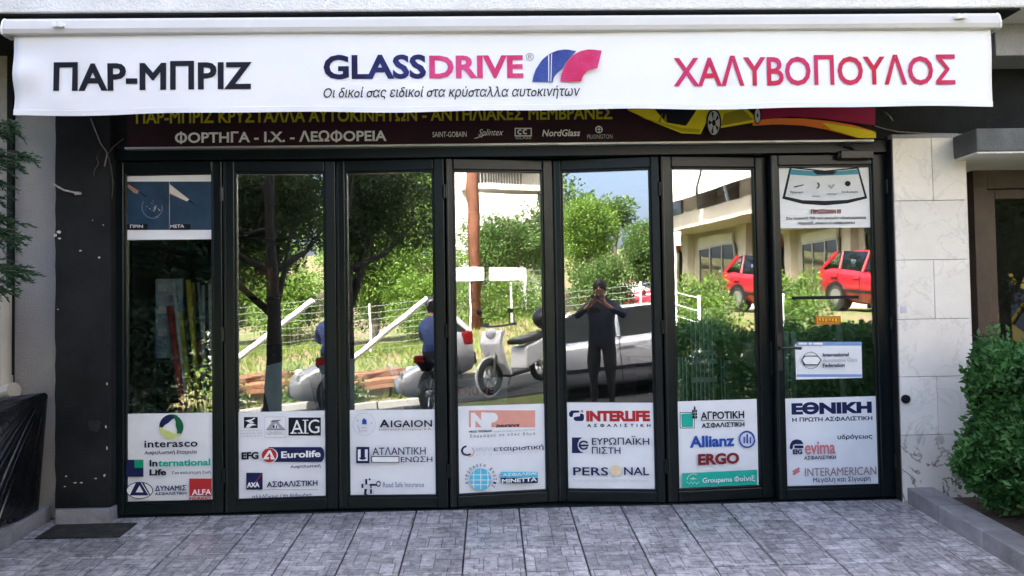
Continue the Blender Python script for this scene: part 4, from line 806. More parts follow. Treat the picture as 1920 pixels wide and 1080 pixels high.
# ---------------------------------------------------------------- foliage
def leaf_quads(c, n_, size, aspect=2.0, droop=0.0, up=None):
    """folded leaves: two triangles-quads each; c centres (N,3), n_ leaf direction (N,3)"""
    N = len(c); d = n_/(np.linalg.norm(n_, axis=1, keepdims=True)+1e-9)
    r = RNG.normal(size=(N, 3)) if up is None else up+RNG.normal(size=(N, 3))*.35
    s = np.cross(d, r); s /= np.linalg.norm(s, axis=1, keepdims=True)+1e-9
    nrm = np.cross(s, d); L = (size*RNG.uniform(.65, 1.25, N))[:, None]; W = L/aspect
    a = c; b = c+d*L; m1 = c+d*L*.45+s*W*.5+nrm*L*.08; m2 = c+d*L*.45-s*W*.5+nrm*L*.08
    mid = c+d*L*.5
    q = np.stack([a, m1, b, a, b, m2], 1).reshape(-1, 3); return q
def clumps(centers, radii, n_per, squash=.8):
    out_ = []; dirs = []
    for cc, r in zip(centers, radii):
        v = RNG.normal(size=(n_per, 3)); v /= np.linalg.norm(v, axis=1, keepdims=True)
        rr = r*RNG.uniform(.25, 1, n_per)**.5
        out_.append(np.array(cc)+v*rr[:, None]*np.array([1, 1, squash])); dirs.append(v+RNG.normal(size=(n_per, 3))*.6)
    return np.concatenate(out_), np.concatenate(dirs)
BARK = pm('grey_brown_bark', (.07, .055, .042), .9, var=.4, scale=9, bump=.6, bscale=30); BARK2 = pm('pale_bark', (.22, .17, .12), .9, var=.35, scale=8, bump=.5)
def tree(label, loc, height, r, crown_c, crown_r, nclump, per, leafm, size, bark=BARK, lean=(0, 0), squash=.8, limbs=7, group=None, hollow=.35, cr=(.32, .55), name='broadleaf_tree'):
    loc = np.array(loc, float); t = thing(name, label, 'tree', tuple(loc), group)
    cc = np.array(crown_c, float); top = np.array([cc[0]*.6+loc[0]*.4+lean[0], cc[1]*.6+loc[1]*.4+lean[1], loc[2]+height])
    tr = MB(); pts = [loc+(top-loc)*k+np.array([.06*math.sin(k*5), .05*math.cos(k*4), 0])*(k > 0)*(r/.14) for k in np.linspace(0, 1, 8)]
    pts[0] = loc-np.array([0, 0, .25])
    tr.tube(pts, [r*(1.25 if k == 0 else 1)*(1-.75*k/7) for k in range(8)], 10)
    cen = []
    for k in range(nclump):
        v = RNG.normal(size=3); v /= np.linalg.norm(v); rr = RNG.uniform(hollow, 1.0)
        cen.append(cc+v*rr*np.array(crown_r)*.82)
    for k in range(limbs):
        s_ = pts[3+k % 4]; e = cen[(k*5) % len(cen)]; m = (s_+e)/2+np.array([0, 0, -.06*np.linalg.norm(e-s_)])
        tr.tube([s_, m, e], [r*.42, r*.26, r*.08], 6)
    tr.build('trunk', bark, t, smooth=True)
    rad = [min(crown_r)*RNG.uniform(*cr) for _ in cen]
    p, d = clumps(cen, rad, per, squash)
    mesh_np('crown', leaf_quads(p, d, size), 3, leafm, t)
    return t
L_HEDGE = leafmat('hedge_leaf', (.022, .085, .024), (.09, .24, .055), .25, 12); L_DARK = leafmat('deep_green_leaf', (.03, .055, .018), (.075, .12, .03), .3); L_BRIGHT = leafmat('fresh_green_leaf', (.07, .15, .02), (.2, .32, .05), .45); L_MID = leafmat('mid_green_leaf', (.045, .10, .022), (.11, .19, .04), .35); L_CON = leafmat('conifer_needle', (.012, .045, .020), (.03, .085, .03), .15, 8); L_GRASS = leafmat('grass_blade', (.10, .17, .03), (.28, .36, .08), .4, .8)

# clipped hedge behind the right kerb
hd = thing('hedge', 'dense dark green leafy hedge behind the right hand kerb', 'hedge', (3.2, -2.5, zf(-2.5)))
hx0, hx1, hy0, hy1, hz1 = XR+.20, 3.75, -5.0, -0.50, 1.03
st = MB()
for k in range(34):
    x, y = random.uniform(hx0+.15, hx1-.1), random.uniform(hy0+.1, hy1-.1); zb2 = zf(y)
    st.tube([(x, y, zb2-.03), (x+random.uniform(-.08, .08), y+random.uniform(-.08, .08), zb2+.5), (x+random.uniform(-.2, .2), y+random.uniform(-.2, .2), hz1-.12)], [.014, .010, .004], 5)
st.build('stems', BARK, hd)
N = 46000
uu = RNG.random((N, 3)); sh = RNG.random(N)
P_ = np.empty((N, 3)); P_[:, 0] = hx0+uu[:, 0]*(hx1-hx0); P_[:, 1] = hy1-(uu[:, 1]**1.5)*(hy1-hy0); P_[:, 2] = 0.10+uu[:, 2]*(hz1-.10)
k1 = sh < .45; P_[k1, 0] = hx0+np.abs(RNG.normal(0, .05, k1.sum())); k2 = (sh >= .45) & (sh < .62); P_[k2, 2] = hz1-np.abs(RNG.normal(0, .05, k2.sum())); k3 = (sh >= .62) & (sh < .80); P_[k3, 1] = hy1-np.abs(RNG.normal(0, .05, k3.sum()))
lump = .06*np.sin(P_[:, 1]*7+P_[:, 2]*5)+.04*np.sin(P_[:, 2]*13+P_[:, 1]*3+1)+.03*np.sin(P_[:, 0]*11+P_[:, 1]*15)
P_[:, 0] += lump; P_[:, 2] += .5*lump+.05*np.sin(P_[:, 0]*4+P_[:, 1]*3)+np.array([zf(y) for y in P_[:, 1]])*.3
P_[:, 0] += .10*np.clip((.22-P_[:, 2])/.2, 0, 1)      # narrower near the ground
P_ += RNG.normal(0, .018, (N, 3)); D_ = RNG.normal(size=(N, 3))*.8+np.array([-.35, -.2, .55])
mesh_np('foliage', leaf_quads(P_, D_, .052, 2.0), 3, L_HEDGE, hd)
sp2 = []      # longer fresh shoots sticking out
for k in range(320):
    y = hy1-abs(random.gauss(0, 1.2)); base = np.array([hx0+random.uniform(-.02, .5)*(1 if random.random() < .5 else .1), max(y, hy0), random.uniform(.25, hz1+.02)])
    dr = np.array([random.uniform(-1, .2), random.uniform(-.6, .3), random.uniform(.2, 1.2)]); dr /= np.linalg.norm(dr)
    for j in range(9): sp2.append((base+dr*.014*j, dr*.6+np.array([random.gauss(0, .7), random.gauss(0, .7), random.gauss(0, .5)])))
mesh_np('shoots', leaf_quads(np.array([a for a, b in sp2]), np.array([b for a, b in sp2]), .045, 2.2), 3, L_HEDGE, hd)

# conifer whose fronds reach in at the left edge
cf = thing('conifer_tree', 'dark green conifer with drooping fronds at the left wall', 'tree', (-3.55, -1.25, zf(-1.25)))
tk = MB().tube([(-3.55, -1.25, zf(-1.25)-.1), (-3.53, -1.22, 1.5), (-3.5, -1.2, 4.0)], [.09, .07, .03], 10); tk.build('trunk', BARK, cf, smooth=True)
br = MB(); nd = []
tips = [(70, 296), (60, 308), (66, 415), (60, 440), (80, 512), (60, 500), (40, 545), (30, 285), (52, 232), (48, 246), (70, 290), (52, 300), (24, 340), (28, 372), (30, 405), (62, 432), (56, 452), (74, 508), (50, 530), (10, 555), (20, 480), (5, 430), (15, 270)]
for k, (px, py) in enumerate(tips+[(0, 0)]*60):
    if True:
        if k < len(tips): Yt = -1.25+random.uniform(-.12, .12); e = at(px-30, py, Yt); zs = e[2]+random.uniform(.0, .12)
        else:
            a = random.uniform(.6, 5.6); zs = random.uniform(.9, 3.9); rr = (4.3-zs)*.26+.1; e = np.array([-3.53+rr*math.cos(a), -1.22+rr*math.sin(a), zs-.12])
            pxx = 960+F*((e-CP)@RT)/((e-CP)@FW); pyy = 540-F*((e-CP)@UP)/((e-CP)@FW)
            if pxx > 20 and (pyy > 200): continue
    s0_ = np.array([-3.53, -1.22, zs+.05]); m = (s0_+e)/2+np.array([0, 0, .05])
    br.tube([s0_, m, e], [.014, .009, .003], 5)
    L_ = np.linalg.norm(e-s0_); dr = (e-m)/np.linalg.norm(e-m); sd = np.cross(dr, [0, 0, 1.0])
    for q in range(64 if k < len(tips) else 26):      # feathery sprays along the branch
        t = random.uniform(.25, 1.0); b0 = (s0_*(1-t)**2+2*m*t*(1-t)+e*t*t)+RNG.normal(0, .012, 3); sg = random.choice([-1, 1]); ln = random.uniform(.07, .15)*(1.2-t*.6)
        dd = dr*random.uniform(.6, 1.1)+sd*sg*random.uniform(.1, .7)+np.array([0, 0, random.uniform(-.5, .25)]); dd /= np.linalg.norm(dd)
        for j in range(10):
            pp = b0+dd*ln*j/10+np.array([0, 0, -.02*(j/10)**2])
            for z_ in (-1, 1): nd.append((pp, dd*1.2+np.cross(dd, [0, 0, 1.0])*z_*.5+RNG.normal(0, .35, 3)))
br.build('branches', BARK, cf)
mesh_np('needles', leaf_quads(np.array([a for a, b in nd]), np.array([b for a, b in nd]), .030, 4.0), 3, L_CON, cf)

# ================================================================ INSIDE THE SHOP
def ip(px, py, Y): return tuple(at(px, py, Y))
cols = {'yellow': (.8, .74, .08), 'red': (.6, .04, .05), 'silver': (.75, .77, .8), 'amber': (.6, .45, .1), 'clear': (.8, .85, .88)}
rolls = [('silver', 325, 530, 350, 760, .42), ('yellow', 352, 525, 372, 745, .55), ('amber', 362, 530, 366, 725, .6), ('silver', 381, 535, 382, 740, .5), ('clear', 393, 533, 398, 735, .55), ('red', 318, 575, 336, 715, .45), ('yellow', 336, 585, 352, 712, .5), ('yellow', 400, 560, 396, 720, .65), ('red', 372, 640, 378, 720, .7), ('clear', 372, 530, 388, 750, .72)]
lab = {'yellow': 'yellow film roll leaning behind the first glass leaf', 'red': 'red film roll leaning behind the first glass leaf', 'silver': 'silver trim rod leaning behind the first glass leaf', 'amber': 'amber trim rod leaning behind the first glass leaf', 'clear': 'clear plastic tube leaning behind the first glass leaf'}
for cn, ax, ay, bx, by, Y in rolls:
    t0 = np.array(ip(ax, ay, Y)); t1 = np.array(ip(bx, by, Y-.12)); dr = t1-t0; b0 = t0+dr*((0.0-t0[2])/dr[2]); r = {'red': .022, 'yellow': .018}.get(cn, .011)
    o = MB().tube([b0, t0], r, 10).build('trim_rod' if cn in ('silver', 'amber') else 'film_roll', pm('roll_'+cn, cols[cn], .3, var=.25, scale=12), smooth=True); tag(o, lab[cn], 'rod' if cn in ('silver', 'amber') else 'roll', 'rolls and rods behind the first leaf')
# narrow display panel with cards
P7 = YP(.58); u0, v0 = P7.uv(292, 672); u1, v1 = P7.uv(342, 522)
ds = thing('display_panel', 'narrow blue and white sample display panel standing behind first leaf', 'display', ((u0+u1)/2, .6, 0))
MB().box(u0, u1, .58, .60, v0, v1).build('board', pm('blue_display_print', (.2, .38, .6), .5, scale=4, col2=(.65, .7, .72), contrast=(.35, .6)), ds)
MB().box(u0, u1, .585, .605, 0, v0-.001).build('stand', M_BLACK, ds)
for k in range(5):
    MB().box(u0+.02+(k % 2)*.08, u0+.08+(k % 2)*.08, .572, .58, v1-.09-k*.08, v1-.04-k*.08).build('sample_card', GRY if k % 2 else WHT, ds)
tag(MB().box(-2.70, -2.60, .25, .5, 0, 2.1).build('curtain_strip', pm('pale_curtain', (.25, .24, .22), .9, var=.2, scale=3)), 'pale vertical curtain strip at inner left wall', 'curtain')
cb = thing('shelf_unit', 'dark shelving unit deep inside behind the rolls', 'shelves', (-1.9, 1.9, 0))
for z in (.4, .9, 1.4, 1.9): MB().box(-2.6, -1.2, 1.7, 2.1, z, z+.03).build('shelf', M_BLACK, cb)
for x in (-2.6, -1.23): MB().box(x, x+.03, 1.7, 2.1, 0, 2.1).build('upright', M_BLACK, cb)
for k, (x, z, wd, hh) in enumerate([(-2.4, .43, .3, .25), (-1.9, .43, .35, .3), (-2.3, .93, .25, .3), (-1.8, .93, .4, .2), (-2.2, 1.43, .3, .25)]):
    tag(MB().box(x, x+wd, 1.75, 2.05, z, z+hh).build('carton', pm('brown_carton', (.25, .16, .09), .8, rand=.3)), 'brown cardboard carton on the dark shelving unit', 'carton', 'cartons on the shelving unit')
# windscreens leaning in a row
M_WS = glassmat('windscreen_glass', tint=(.45, .62, .66), base=.3); M_WSF = pm('windscreen_black_band', (.012, .013, .014), .25); M_WSB = pm('pale_blue_backing', (.60, .74, .80), .35, var=.3, scale=3)
def windscreen(cx, cy, ang, tilt, label, wd=1.25, hh=.78, mat=None):
    t = thing('windscreen', label, 'windscreen', (0, 0, 0), 'windscreens leaning inside'); n = 12
    def pt(s, k, d): x = (s-.5)*wd*(1-.14*k); return (x, -.16*(1-(2*s-1)**2)+d+k*.0, k*hh)
    for nm, mt, lo, hi, e0, e1 in (('glass', mat or M_WS, 0.08, .92, .06, .94), ('black_band', M_WSF, 0, 1, 0, 1)):
        mb = MB()
        for i in range(n):
            for j in range(8):
                a0, a1, b0, b1 = i/n, (i+1)/n, j/8, (j+1)/8; inner = 1 <= i < n-1 and 1 <= j < 7
                if (nm == 'glass') == inner:
                    q = [pt(a0, b0, 0), pt(a1, b0, 0), pt(a1, b1, 0), pt(a0, b1, 0)]; q2 = [pt(a0, b0, .006), pt(a1, b0, .006), pt(a1, b1, .006), pt(a0, b1, .006)]
                    mb.hexa([q[0], q[1], q2[1], q2[0], q[3], q[2], q2[2], q2[3]])
        mb.build(nm, mt, t, smooth=False)
    t.location = (cx, cy, 0.02); t.rotation_euler = (math.radians(-tilt), 0, math.radians(ang)); return t
windscreen(-1.18, .60, 50, 26, 'pale blue backed windscreen leaning behind the second leaf', wd=.9, hh=1.08, mat=M_WSB)
windscreen(-1.62, .62, 22, 24, 'clear windscreen with black band leaning behind the second leaf', wd=1.0, hh=1.05)
windscreen(-0.76, .62, 48, 26, 'pale blue backed windscreen leaning behind the third leaf', wd=.9, hh=1.08, mat=M_WSB)
windscreen(-0.50, 1.0, 30, 20, 'clear windscreen with black band leaning behind the third leaf', wd=1.0, hh=1.0)
# small sign board lying inside
PI = YP(.45); u0, v0 = PI.uv(789, 775); u1, v1 = PI.uv(951, 708)
mb = MB(); c = .05; mb.prism([(u0, .45, v0-.3), (u1, .45, v0-.3), (u1, .45, v1), (u0+c, .45, v1), (u0+c*.3, .45, v1-c*.3), (u0, .45, v1-c)], (0, .02, 0))
sgn = mb.build('counter_sign', pm('silver_sign_plate', (.36, .38, .39), .4, var=.1), bevel=.003); tag(sgn, 'silver counter sign standing inside behind the third and fourth leaves', 'sign')
ps = Print(PI, sgn, .001); ps.text('GLASS', 796, 727, 857, 742, NAVY, bold=.035); ps.text('DRIVE', 859, 726, 926, 741, MAR, bold=.035); ps.text('Οι δικοί σας ειδικοί στα κρύσταλλα αυτοκινήτων', 802, 746, 932, 755, INK, shear=.2)
# wrapped glass packs behind the sixth leaf
M_PACK = pm('teal_glass_edge', (.035, .085, .085), .25, var=.5, scale=12); M_PEDGE = pm('pale_glass_edge', (.42, .52, .54), .3, var=.35, scale=25); M_TAPE = pm('pale_packing_tape', (.30, .36, .38), .4, var=.3, scale=25)
def pack(x0, y0, x1, y1, Y, n, label, tape=()):
    P = YP(Y); u0, v0 = P.uv(x0, y1); u1, v1 = P.uv(x1, y0)
    t = thing('glass_pack', label, 'glass', ((u0+u1)/2, Y, 0), 'wrapped glass packs behind the sixth leaf'); wd = (u1-u0)/n
    for k in range(n):
        pl = MB().box(u0+k*wd+.004, u0+(k+1)*wd-.004, Y, Y+.55, 0, v1-random.uniform(0, .015)).build('sheet', M_PACK, t)
        MB().box(u0+k*wd+.001, u0+k*wd+.008, Y-.006, Y+.003, 0.02, v1-.004).build('pale_edge', M_PEDGE, pl)
    for ty in tape:
        _, va = P.uv(x0, ty+9); _, vb = P.uv(x0, ty); MB().box(u0-.004, u1+.004, Y-.010, Y-.0065, va, vb).build('tape_band', M_TAPE, t)
pack(1298, 575, 1340, 775, .6, 6, 'tall teal glass pack with pale edges behind the sixth leaf', (657, 674, 708))
pack(1266, 668, 1292, 775, .5, 4, 'short glass pack with four pale edges beside the tall pack', ())
pack(1353, 672, 1362, 775, .7, 2, 'thin pair of glass sheets right of the tall pack', ())
M_CARTON = pm('cream_card', (.36, .33, .26), .8, var=.15)
P8 = YP(1.1); u0, v0 = P8.uv(1393, 690); u1, v1 = P8.uv(1421, 641)
tag(MB().prism([(u0, 1.1, v0+.06), (u1+.15, 1.1, v0-.08), (u1+.15, 1.1, v1), (u0, 1.1, v1)], (0, .3, 0)).build('cream_carton', M_CARTON), 'cream slanted carton on the counter behind the sixth leaf', 'carton')
ct = thing('counter', 'dark service counter inside behind the sixth and seventh leaves', 'counter', (1.9, 1.7, 0))
MB().box(1.3, 2.7, 1.4, 1.9, 0, .80).build('body', pm('dark_counter', (.06, .062, .06), .6), ct); MB().box(1.25, 2.75, 1.35, 1.95, .80, .84).build('top', pm('counter_top', (.12, .12, .11), .4), ct)
_t = tag(MB().tube([ip(1583, 760, .5), ip(1570, 560, .62)], .022, 12).build('pale_tube', pm('roll_clear', cols['clear'], .3), smooth=True), 'pale plastic tube leaning behind the door leaf', 'tube')
for k in range(2):
    tag(MB().tube([ip(1474+k*14, 780, .6), ip(1474+k*14, 622, .66)], .02, 12).build('upright_tube', M_PEDGE, smooth=True), 'pale upright tube behind the door handle', 'tube', 'upright tubes behind the door handle')

# ================================================================ THE STREET BEHIND THE CAMERA (seen mirrored in the glass)
def paint(name, col): return pm(name, col, .28, var=.04, scale=1, coat=.8, metal=.35 if 'silver' in name else 0)
M_TYRE = pm('tyre_rubber', (.018, .018, .018), .85); M_RIM = pm('alloy_rim', (.45, .45, .46), .35, metal=.8); M_LRED = pm('tail_light_red', (.35, .015, .015), .2); M_LCLR = pm('headlight_clear', (.6, .6, .6), .15)
def car(label, col, name='parked_car', group=None):
    t = thing(name, label, 'car', (0, 0, 0), group)
    S = [(-2.03, .70, .42, .80), (-1.97, .80, .28, .94), (-1.75, .84, .22, .97), (-1.2, .86, .20, .96), (-.4, .87, .19, .94), (.4, .87, .19, .92), (1.0, .86, .20, .90), (1.5, .83, .22, .82), (1.85, .76, .28, .70), (2.03, .60, .36, .58)]
    vs = []; fs = []; n = 10
    for x, w_, zb_, zt_ in S:
        h = zt_-zb_
        ring = [(-w_*.80, zb_), (-w_*.97, zb_+h*.12), (-w_, zb_+h*.5), (-w_*.98, zb_+h*.82), (-w_*.90, zt_-.01), (w_*.90, zt_-.01), (w_*.98, zb_+h*.82), (w_, zb_+h*.5), (w_*.97, zb_+h*.12), (w_*.80, zb_)]
        vs += [(x, a, b) for a, b in ring]
    for i in range(len(S)-1):
        for k in range(n): fs.append((i*n+k, i*n+(k+1) % n, (i+1)*n+(k+1) % n, (i+1)*n+k))
    fs += [tuple(range(n)), tuple(reversed(range((len(S)-1)*n, len(S)*n)))]
    mb = MB(); mb.add(vs, fs); body = mb.build('body', col, t, smooth=True)
    rf = MB(); X_ = [-1.72, -1.45, -1.0, -.5, 0, .22, .34]; Z_ = [1.33, 1.40, 1.455, 1.475, 1.46, 1.43, 1.40]; n = 7; vs = []
    for lay in (0, -.03):
        for x, z in zip(X_, Z_):
            for k in range(n): q = (k/(n-1)-.5)*2; vs.append((x, q*.60, z-.045*q*q+lay))
    nn = len(X_)*n; fs = []
    for i in range(len(X_)-1):
        for k in range(n-1): a = i*n+k; fs += [(a, a+1, a+n+1, a+n), (nn+a, nn+a+n, nn+a+n+1, nn+a+1)]
    for k in range(n-1): fs += [(k, nn+k, nn+k+1, k+1), ((len(X_)-1)*n+k, (len(X_)-1)*n+k+1, nn+(len(X_)-1)*n+k+1, nn+(len(X_)-1)*n+k)]
    for i in range(len(X_)-1): fs += [(i*n, (i+1)*n, nn+(i+1)*n, nn+i*n), (i*n+n-1, nn+i*n+n-1, nn+(i+1)*n+n-1, (i+1)*n+n-1)]
    rf.add(vs, fs); rf.build('roof', col, t, smooth=True)
    for s in (-1, 1):
        pl = MB()
        pl.tube([(1.05, s*.74, .90), (.30, s*.60, 1.40)], .035, 6).tube([(-.42, s*.79, .93), (-.42, s*.61, 1.43)], .035, 6).tube([(-1.93, s*.74, .93), (-1.62, s*.60, 1.36)], .06, 6).tube([(-1.25, s*.78, .95), (-1.35, s*.60, 1.38)], .03, 6)
        pl.build('pillar', col, t)
        for a, b, c_, d_ in ((.97, .26, -.40, -.40), (-.44, -.44, -1.25, -1.36), (-1.27, -1.38, -1.88, -1.62)):
            MB().prism([(a, s*.765, .915), (b, s*.605, 1.405), (d_, s*.605, 1.405 if d_ > -1.5 else 1.35), (c_, s*.775, .94)], (0, -s*.008, 0)).build('side_window', M_CARGLASS, t)
        MB().box(.62, .80, s*.80 if s > 0 else -.98, .98 if s > 0 else s*.80, .90, 1.03).build('mirror', col, t, bevel=.03)
        for xd in (-.55, -1.35): MB().box(xd-.1, xd+.1, s*.865-.012, s*.865+.014, .76, .795).build('door_handle', col, t, bevel=.006)
        for xs_ in (.55, -.42, -1.22): MB().box(xs_-.006, xs_+.006, s*.868-.006, s*.868+.006, .26, .90).build('door_seam', M_BLACK, t)
        MB().box(-1.5, 1.35, s*.862-.012, s*.862+.012, .44, .50).build('side_moulding', M_BLACK, t)
        MB().box(-1.99, -1.80, s*.72-.1, s*.72+.1, .70, .92).build('tail_light', M_LRED, t, bevel=.03)
        MB().box(1.72, 1.93, s*.60-.12, s*.60+.12, .56, .70).build('headlight', M_LCLR, t, bevel=.04)
        for xw in (-1.25, 1.28):
            w_ = MB().tube([(xw, s*.66, .31), (xw, s*.875, .31)], .375, 24).build('wheel_arch', M_BLACK, t)
            ty = MB().torus((xw, s*.80, .31), (0, 1, 0), .235, .085, 26, 10).build('wheel', M_TYRE, t, smooth=True)
            rm = MB().tube([(xw, s*.78, .31), (xw, s*.885, .31)], .19, 20)
            rm.build('rim', M_RIM, ty)
    MB().prism([(1.06, -.70, .91), (1.06, .70, .91), (.34, .56, 1.40), (.34, -.56, 1.40)], (-.01, 0, -.004)).build('windscreen', M_CARGLASS, t)
    MB().prism([(-1.97, -.68, .95), (-1.97, .68, .95), (-1.72, .55, 1.34), (-1.72, -.55, 1.34)], (.01, 0, -.004)).build('rear_window', M_CARGLASS, t)
    MB().box(-2.06, -1.96, -.70, .70, .36, .56).build('bumper', M_BLACK, t, bevel=.03); MB().box(1.95, 2.06, -.55, .55, .34, .46).build('bumper', M_BLACK, t, bevel=.03)
    for s in (-.35, .35): MB().box(-.4, .1, s-.22, s+.22, .45, .62).box(-.5, -.36, s-.22, s+.22, .6, 1.18).build('seat', M_BLACK, t, bevel=.03)
    return t
def put(o, x, y, rz, dz=0.0, z=None):
    n = .3; zx = (gz(x+n, y)-gz(x-n, y))/(2*n); zy = (gz(x, y+n)-gz(x, y-n))/(2*n)
    nrm = Vector((-zx, -zy, 1)).normalized(); m = Matrix.Rotation(math.radians(rz), 3, 'Z'); fx = m @ Vector((1, 0, 0)); fx = (fx-nrm*fx.dot(nrm)).normalized(); fy = nrm.cross(fx)
    o.rotation_euler = Matrix((fx, fy, nrm)).transposed().to_euler(); o.location = (x, y, (gz(x, y) if z is None else z)+dz)
c1 = car('silver hatchback parked across the road behind the photographer', paint('silver_paint', (.55, .56, .58))); put(c1, -.35, -7.85, 172, .014)
c2 = car('white hatchback parked farther down the road', paint('white_car_paint', (.75, .75, .75))); put(c2, -7.6, -8.6, 178, .014)
c3 = car('red hatchback parked before the shops of the cream building', paint('red_paint', (.28, .012, .02))); put(c3, 10.1, -12.5, 80, .004)
c4 = car('red car on the slope beyond the leafy trees', paint('dark_red_paint', (.35, .02, .05))); put(c4, -1.3, -27, 12, .004)
c5 = car('yellow hatchback parked uphill by the side wall', paint('yellow_paint', (.65, .48, .02))); put(c5, 8.6, -5.6, 95, .004)

def bike(label, cat, body, scooter, name):
    t = thing(name, label, cat, (0, 0, 0)); wr = .22 if scooter else .30; wb = .62 if scooter else .70
    for x in (-wb, wb):
        w_ = MB().torus((x, 0, wr+.05), (0, 1, 0), wr-.0, .055, 24, 8).build('wheel', M_TYRE, t, smooth=True)
        h_ = MB().tube([(x, -.05, wr+.05), (x, .05, wr+.05)], .05, 10)
        for k in range(6): a = k*math.pi/3; h_.tube([(x, 0, wr+.05), (x+(wr-.03)*math.cos(a), 0, wr+.05+(wr-.03)*math.sin(a))], .012, 5)
        h_.torus((x, 0, wr+.05), (0, 1, 0), wr-.045, .018, 20, 6); h_.build('rim', M_RIM, w_)
        MB().torus((x, 0, wr+.05), (0, 1, 0), wr+.07, .02, 20, 6).build('mudguard', body, t, smooth=True) if x > 0 else None
    fx = wb-.02
    fk = MB()
    for s in (-.07, .07): fk.tube([(fx, s, wr+.05), (fx-.20, s, .92)], .02, 8)
    fk.build('fork', M_STEEL, t)
    MB().tube([(fx-.30, -.34, 1.02), (fx-.22, -.15, 1.0), (fx-.22, .15, 1.0), (fx-.30, .34, 1.02)], .014, 8).tube([(fx-.30, -.34, 1.02), (fx-.33, -.22, 1.015)], .02, 8).tube([(fx-.30, .34, 1.02), (fx-.33, .22, 1.015)], .02, 8).build('handlebar', M_BLACK, t)
    for s in (-1, 1):
        MB().tube([(fx-.26, s*.25, 1.02), (fx-.24, s*.30, 1.18)], .007, 6).ball((fx-.24, s*.31, 1.22), (.015, .06, .045), 10, 6).build('mirror', M_BLACK, t)
    MB().ball((fx-.13, 0, .90), (.08, .10, .09), 12, 8).build('headlight', M_LCLR, t, smooth=True)
    if scooter:
        sh_ = MB(); pr_ = [(.50, .95), (.58, .75), (.52, .45), (.38, .25), (.34, .28), (.44, .48), (.50, .74), (.42, .95)]
        sh_.prism([(a-.04, -.20, b) for a, b in pr_], (0, .40, 0)); sh_.build('leg_shield', body, t, bevel=.02)
        MB().box(-.15, .34, -.17, .17, .22, .29).build('footboard', M_BLACK, t, bevel=.02)
        MB().prism([(-.05, -.16, .28), (-.12, -.16, .62), (-.85, -.16, .72), (-.92, -.16, .55), (-.45, -.16, .35)], (0, .32, 0)).build('rear_fairing', body, t, bevel=.03)
        MB().prism([(-.02, -.13, .66), (.0, -.13, .74), (-.55, -.13, .78), (-.72, -.13, .80), (-.74, -.13, .70)], (0, .26, 0)).build('seat', M_BLACK, t, bevel=.03)
        bx = MB(); bx.ball((-.92, 0, .98), (.24, .24, .19), 18, 10); bx.build('top_box', M_BLACK, t, smooth=True); MB().box(-1.05, -.78, -.15, .15, .74, .80).build('rack', M_STEEL, t)
        MB().box(-1.03, -.93, -.09, .09, .58, .66).build('tail_light', M_LRED, t, bevel=.015)
    else:
        MB().ball((.12, 0, .80), (.30, .16, .15), 16, 10).build('fuel_tank', body, t, smooth=True)
        MB().prism([(-.12, -.13, .72), (-.10, -.13, .80), (-.55, -.13, .82), (-.85, -.13, .90), (-.83, -.13, .80), (-.5, -.13, .72)], (0, .26, 0)).build('seat', M_BLACK, t, bevel=.03)
        MB().box(-.18, .28, -.15, .15, .30, .62).tube([(.05, -.2, .5), (.05, .2, .5)], .09, 10).build('engine', pm('engine_metal', (.12, .12, .12), .4, metal=.6, var=.3, scale=12), t, bevel=.03)
        MB().tube([(.40, 0, .92), (.35, 0, .35), (-.2, 0, .28), (-.68, 0, .36)], .025, 8).tube([(.40, 0, .9), (-.3, 0, .72), (-.68, 0, .38)], .022, 8).build('frame', M_BLACK, t)
        MB().tube([(.15, .16, .35), (-.3, .19, .25), (-.85, .2, .38)], [.03, .04, .05], 10).build('exhaust', M_STEEL, t)
        MB().prism([(-.6, -.1, .78), (-.95, -.08, .95), (-.98, -.08, .88), (-.7, -.1, .68)], (0, .18, 0)).build('tail', body, t, bevel=.02); MB().box(-1.0, -.95, -.07, .07, .84, .92).build('tail_light', M_LRED, t)
        MB().prism([(.55, -.14, .80), (.40, -.16, 1.05), (.30, -.14, 1.0), (.40, -.14, .75)], (0, .28, 0)).build('front_fairing', body, t, bevel=.03)
    MB().tube([(-.05, .12, .25), (-.12, .28, .02)], .012, 6).build('kick_stand', M_STEEL, t)
    return t
sc1 = bike('white scooter with round black top box parked on far kerb', 'scooter', paint('white_scooter_paint', (.78, .78, .77)), True, 'scooter'); put(sc1, 2.12, -6.45, 146, .014)
mo1 = bike('dark motorcycle with a rider in a blue jacket', 'motorcycle', pm('black_bike_paint', (.012, .012, .015), .5, spec=.2), False, 'motorcycle'); put(mo1, -1.46, -7.0, -78, .014)

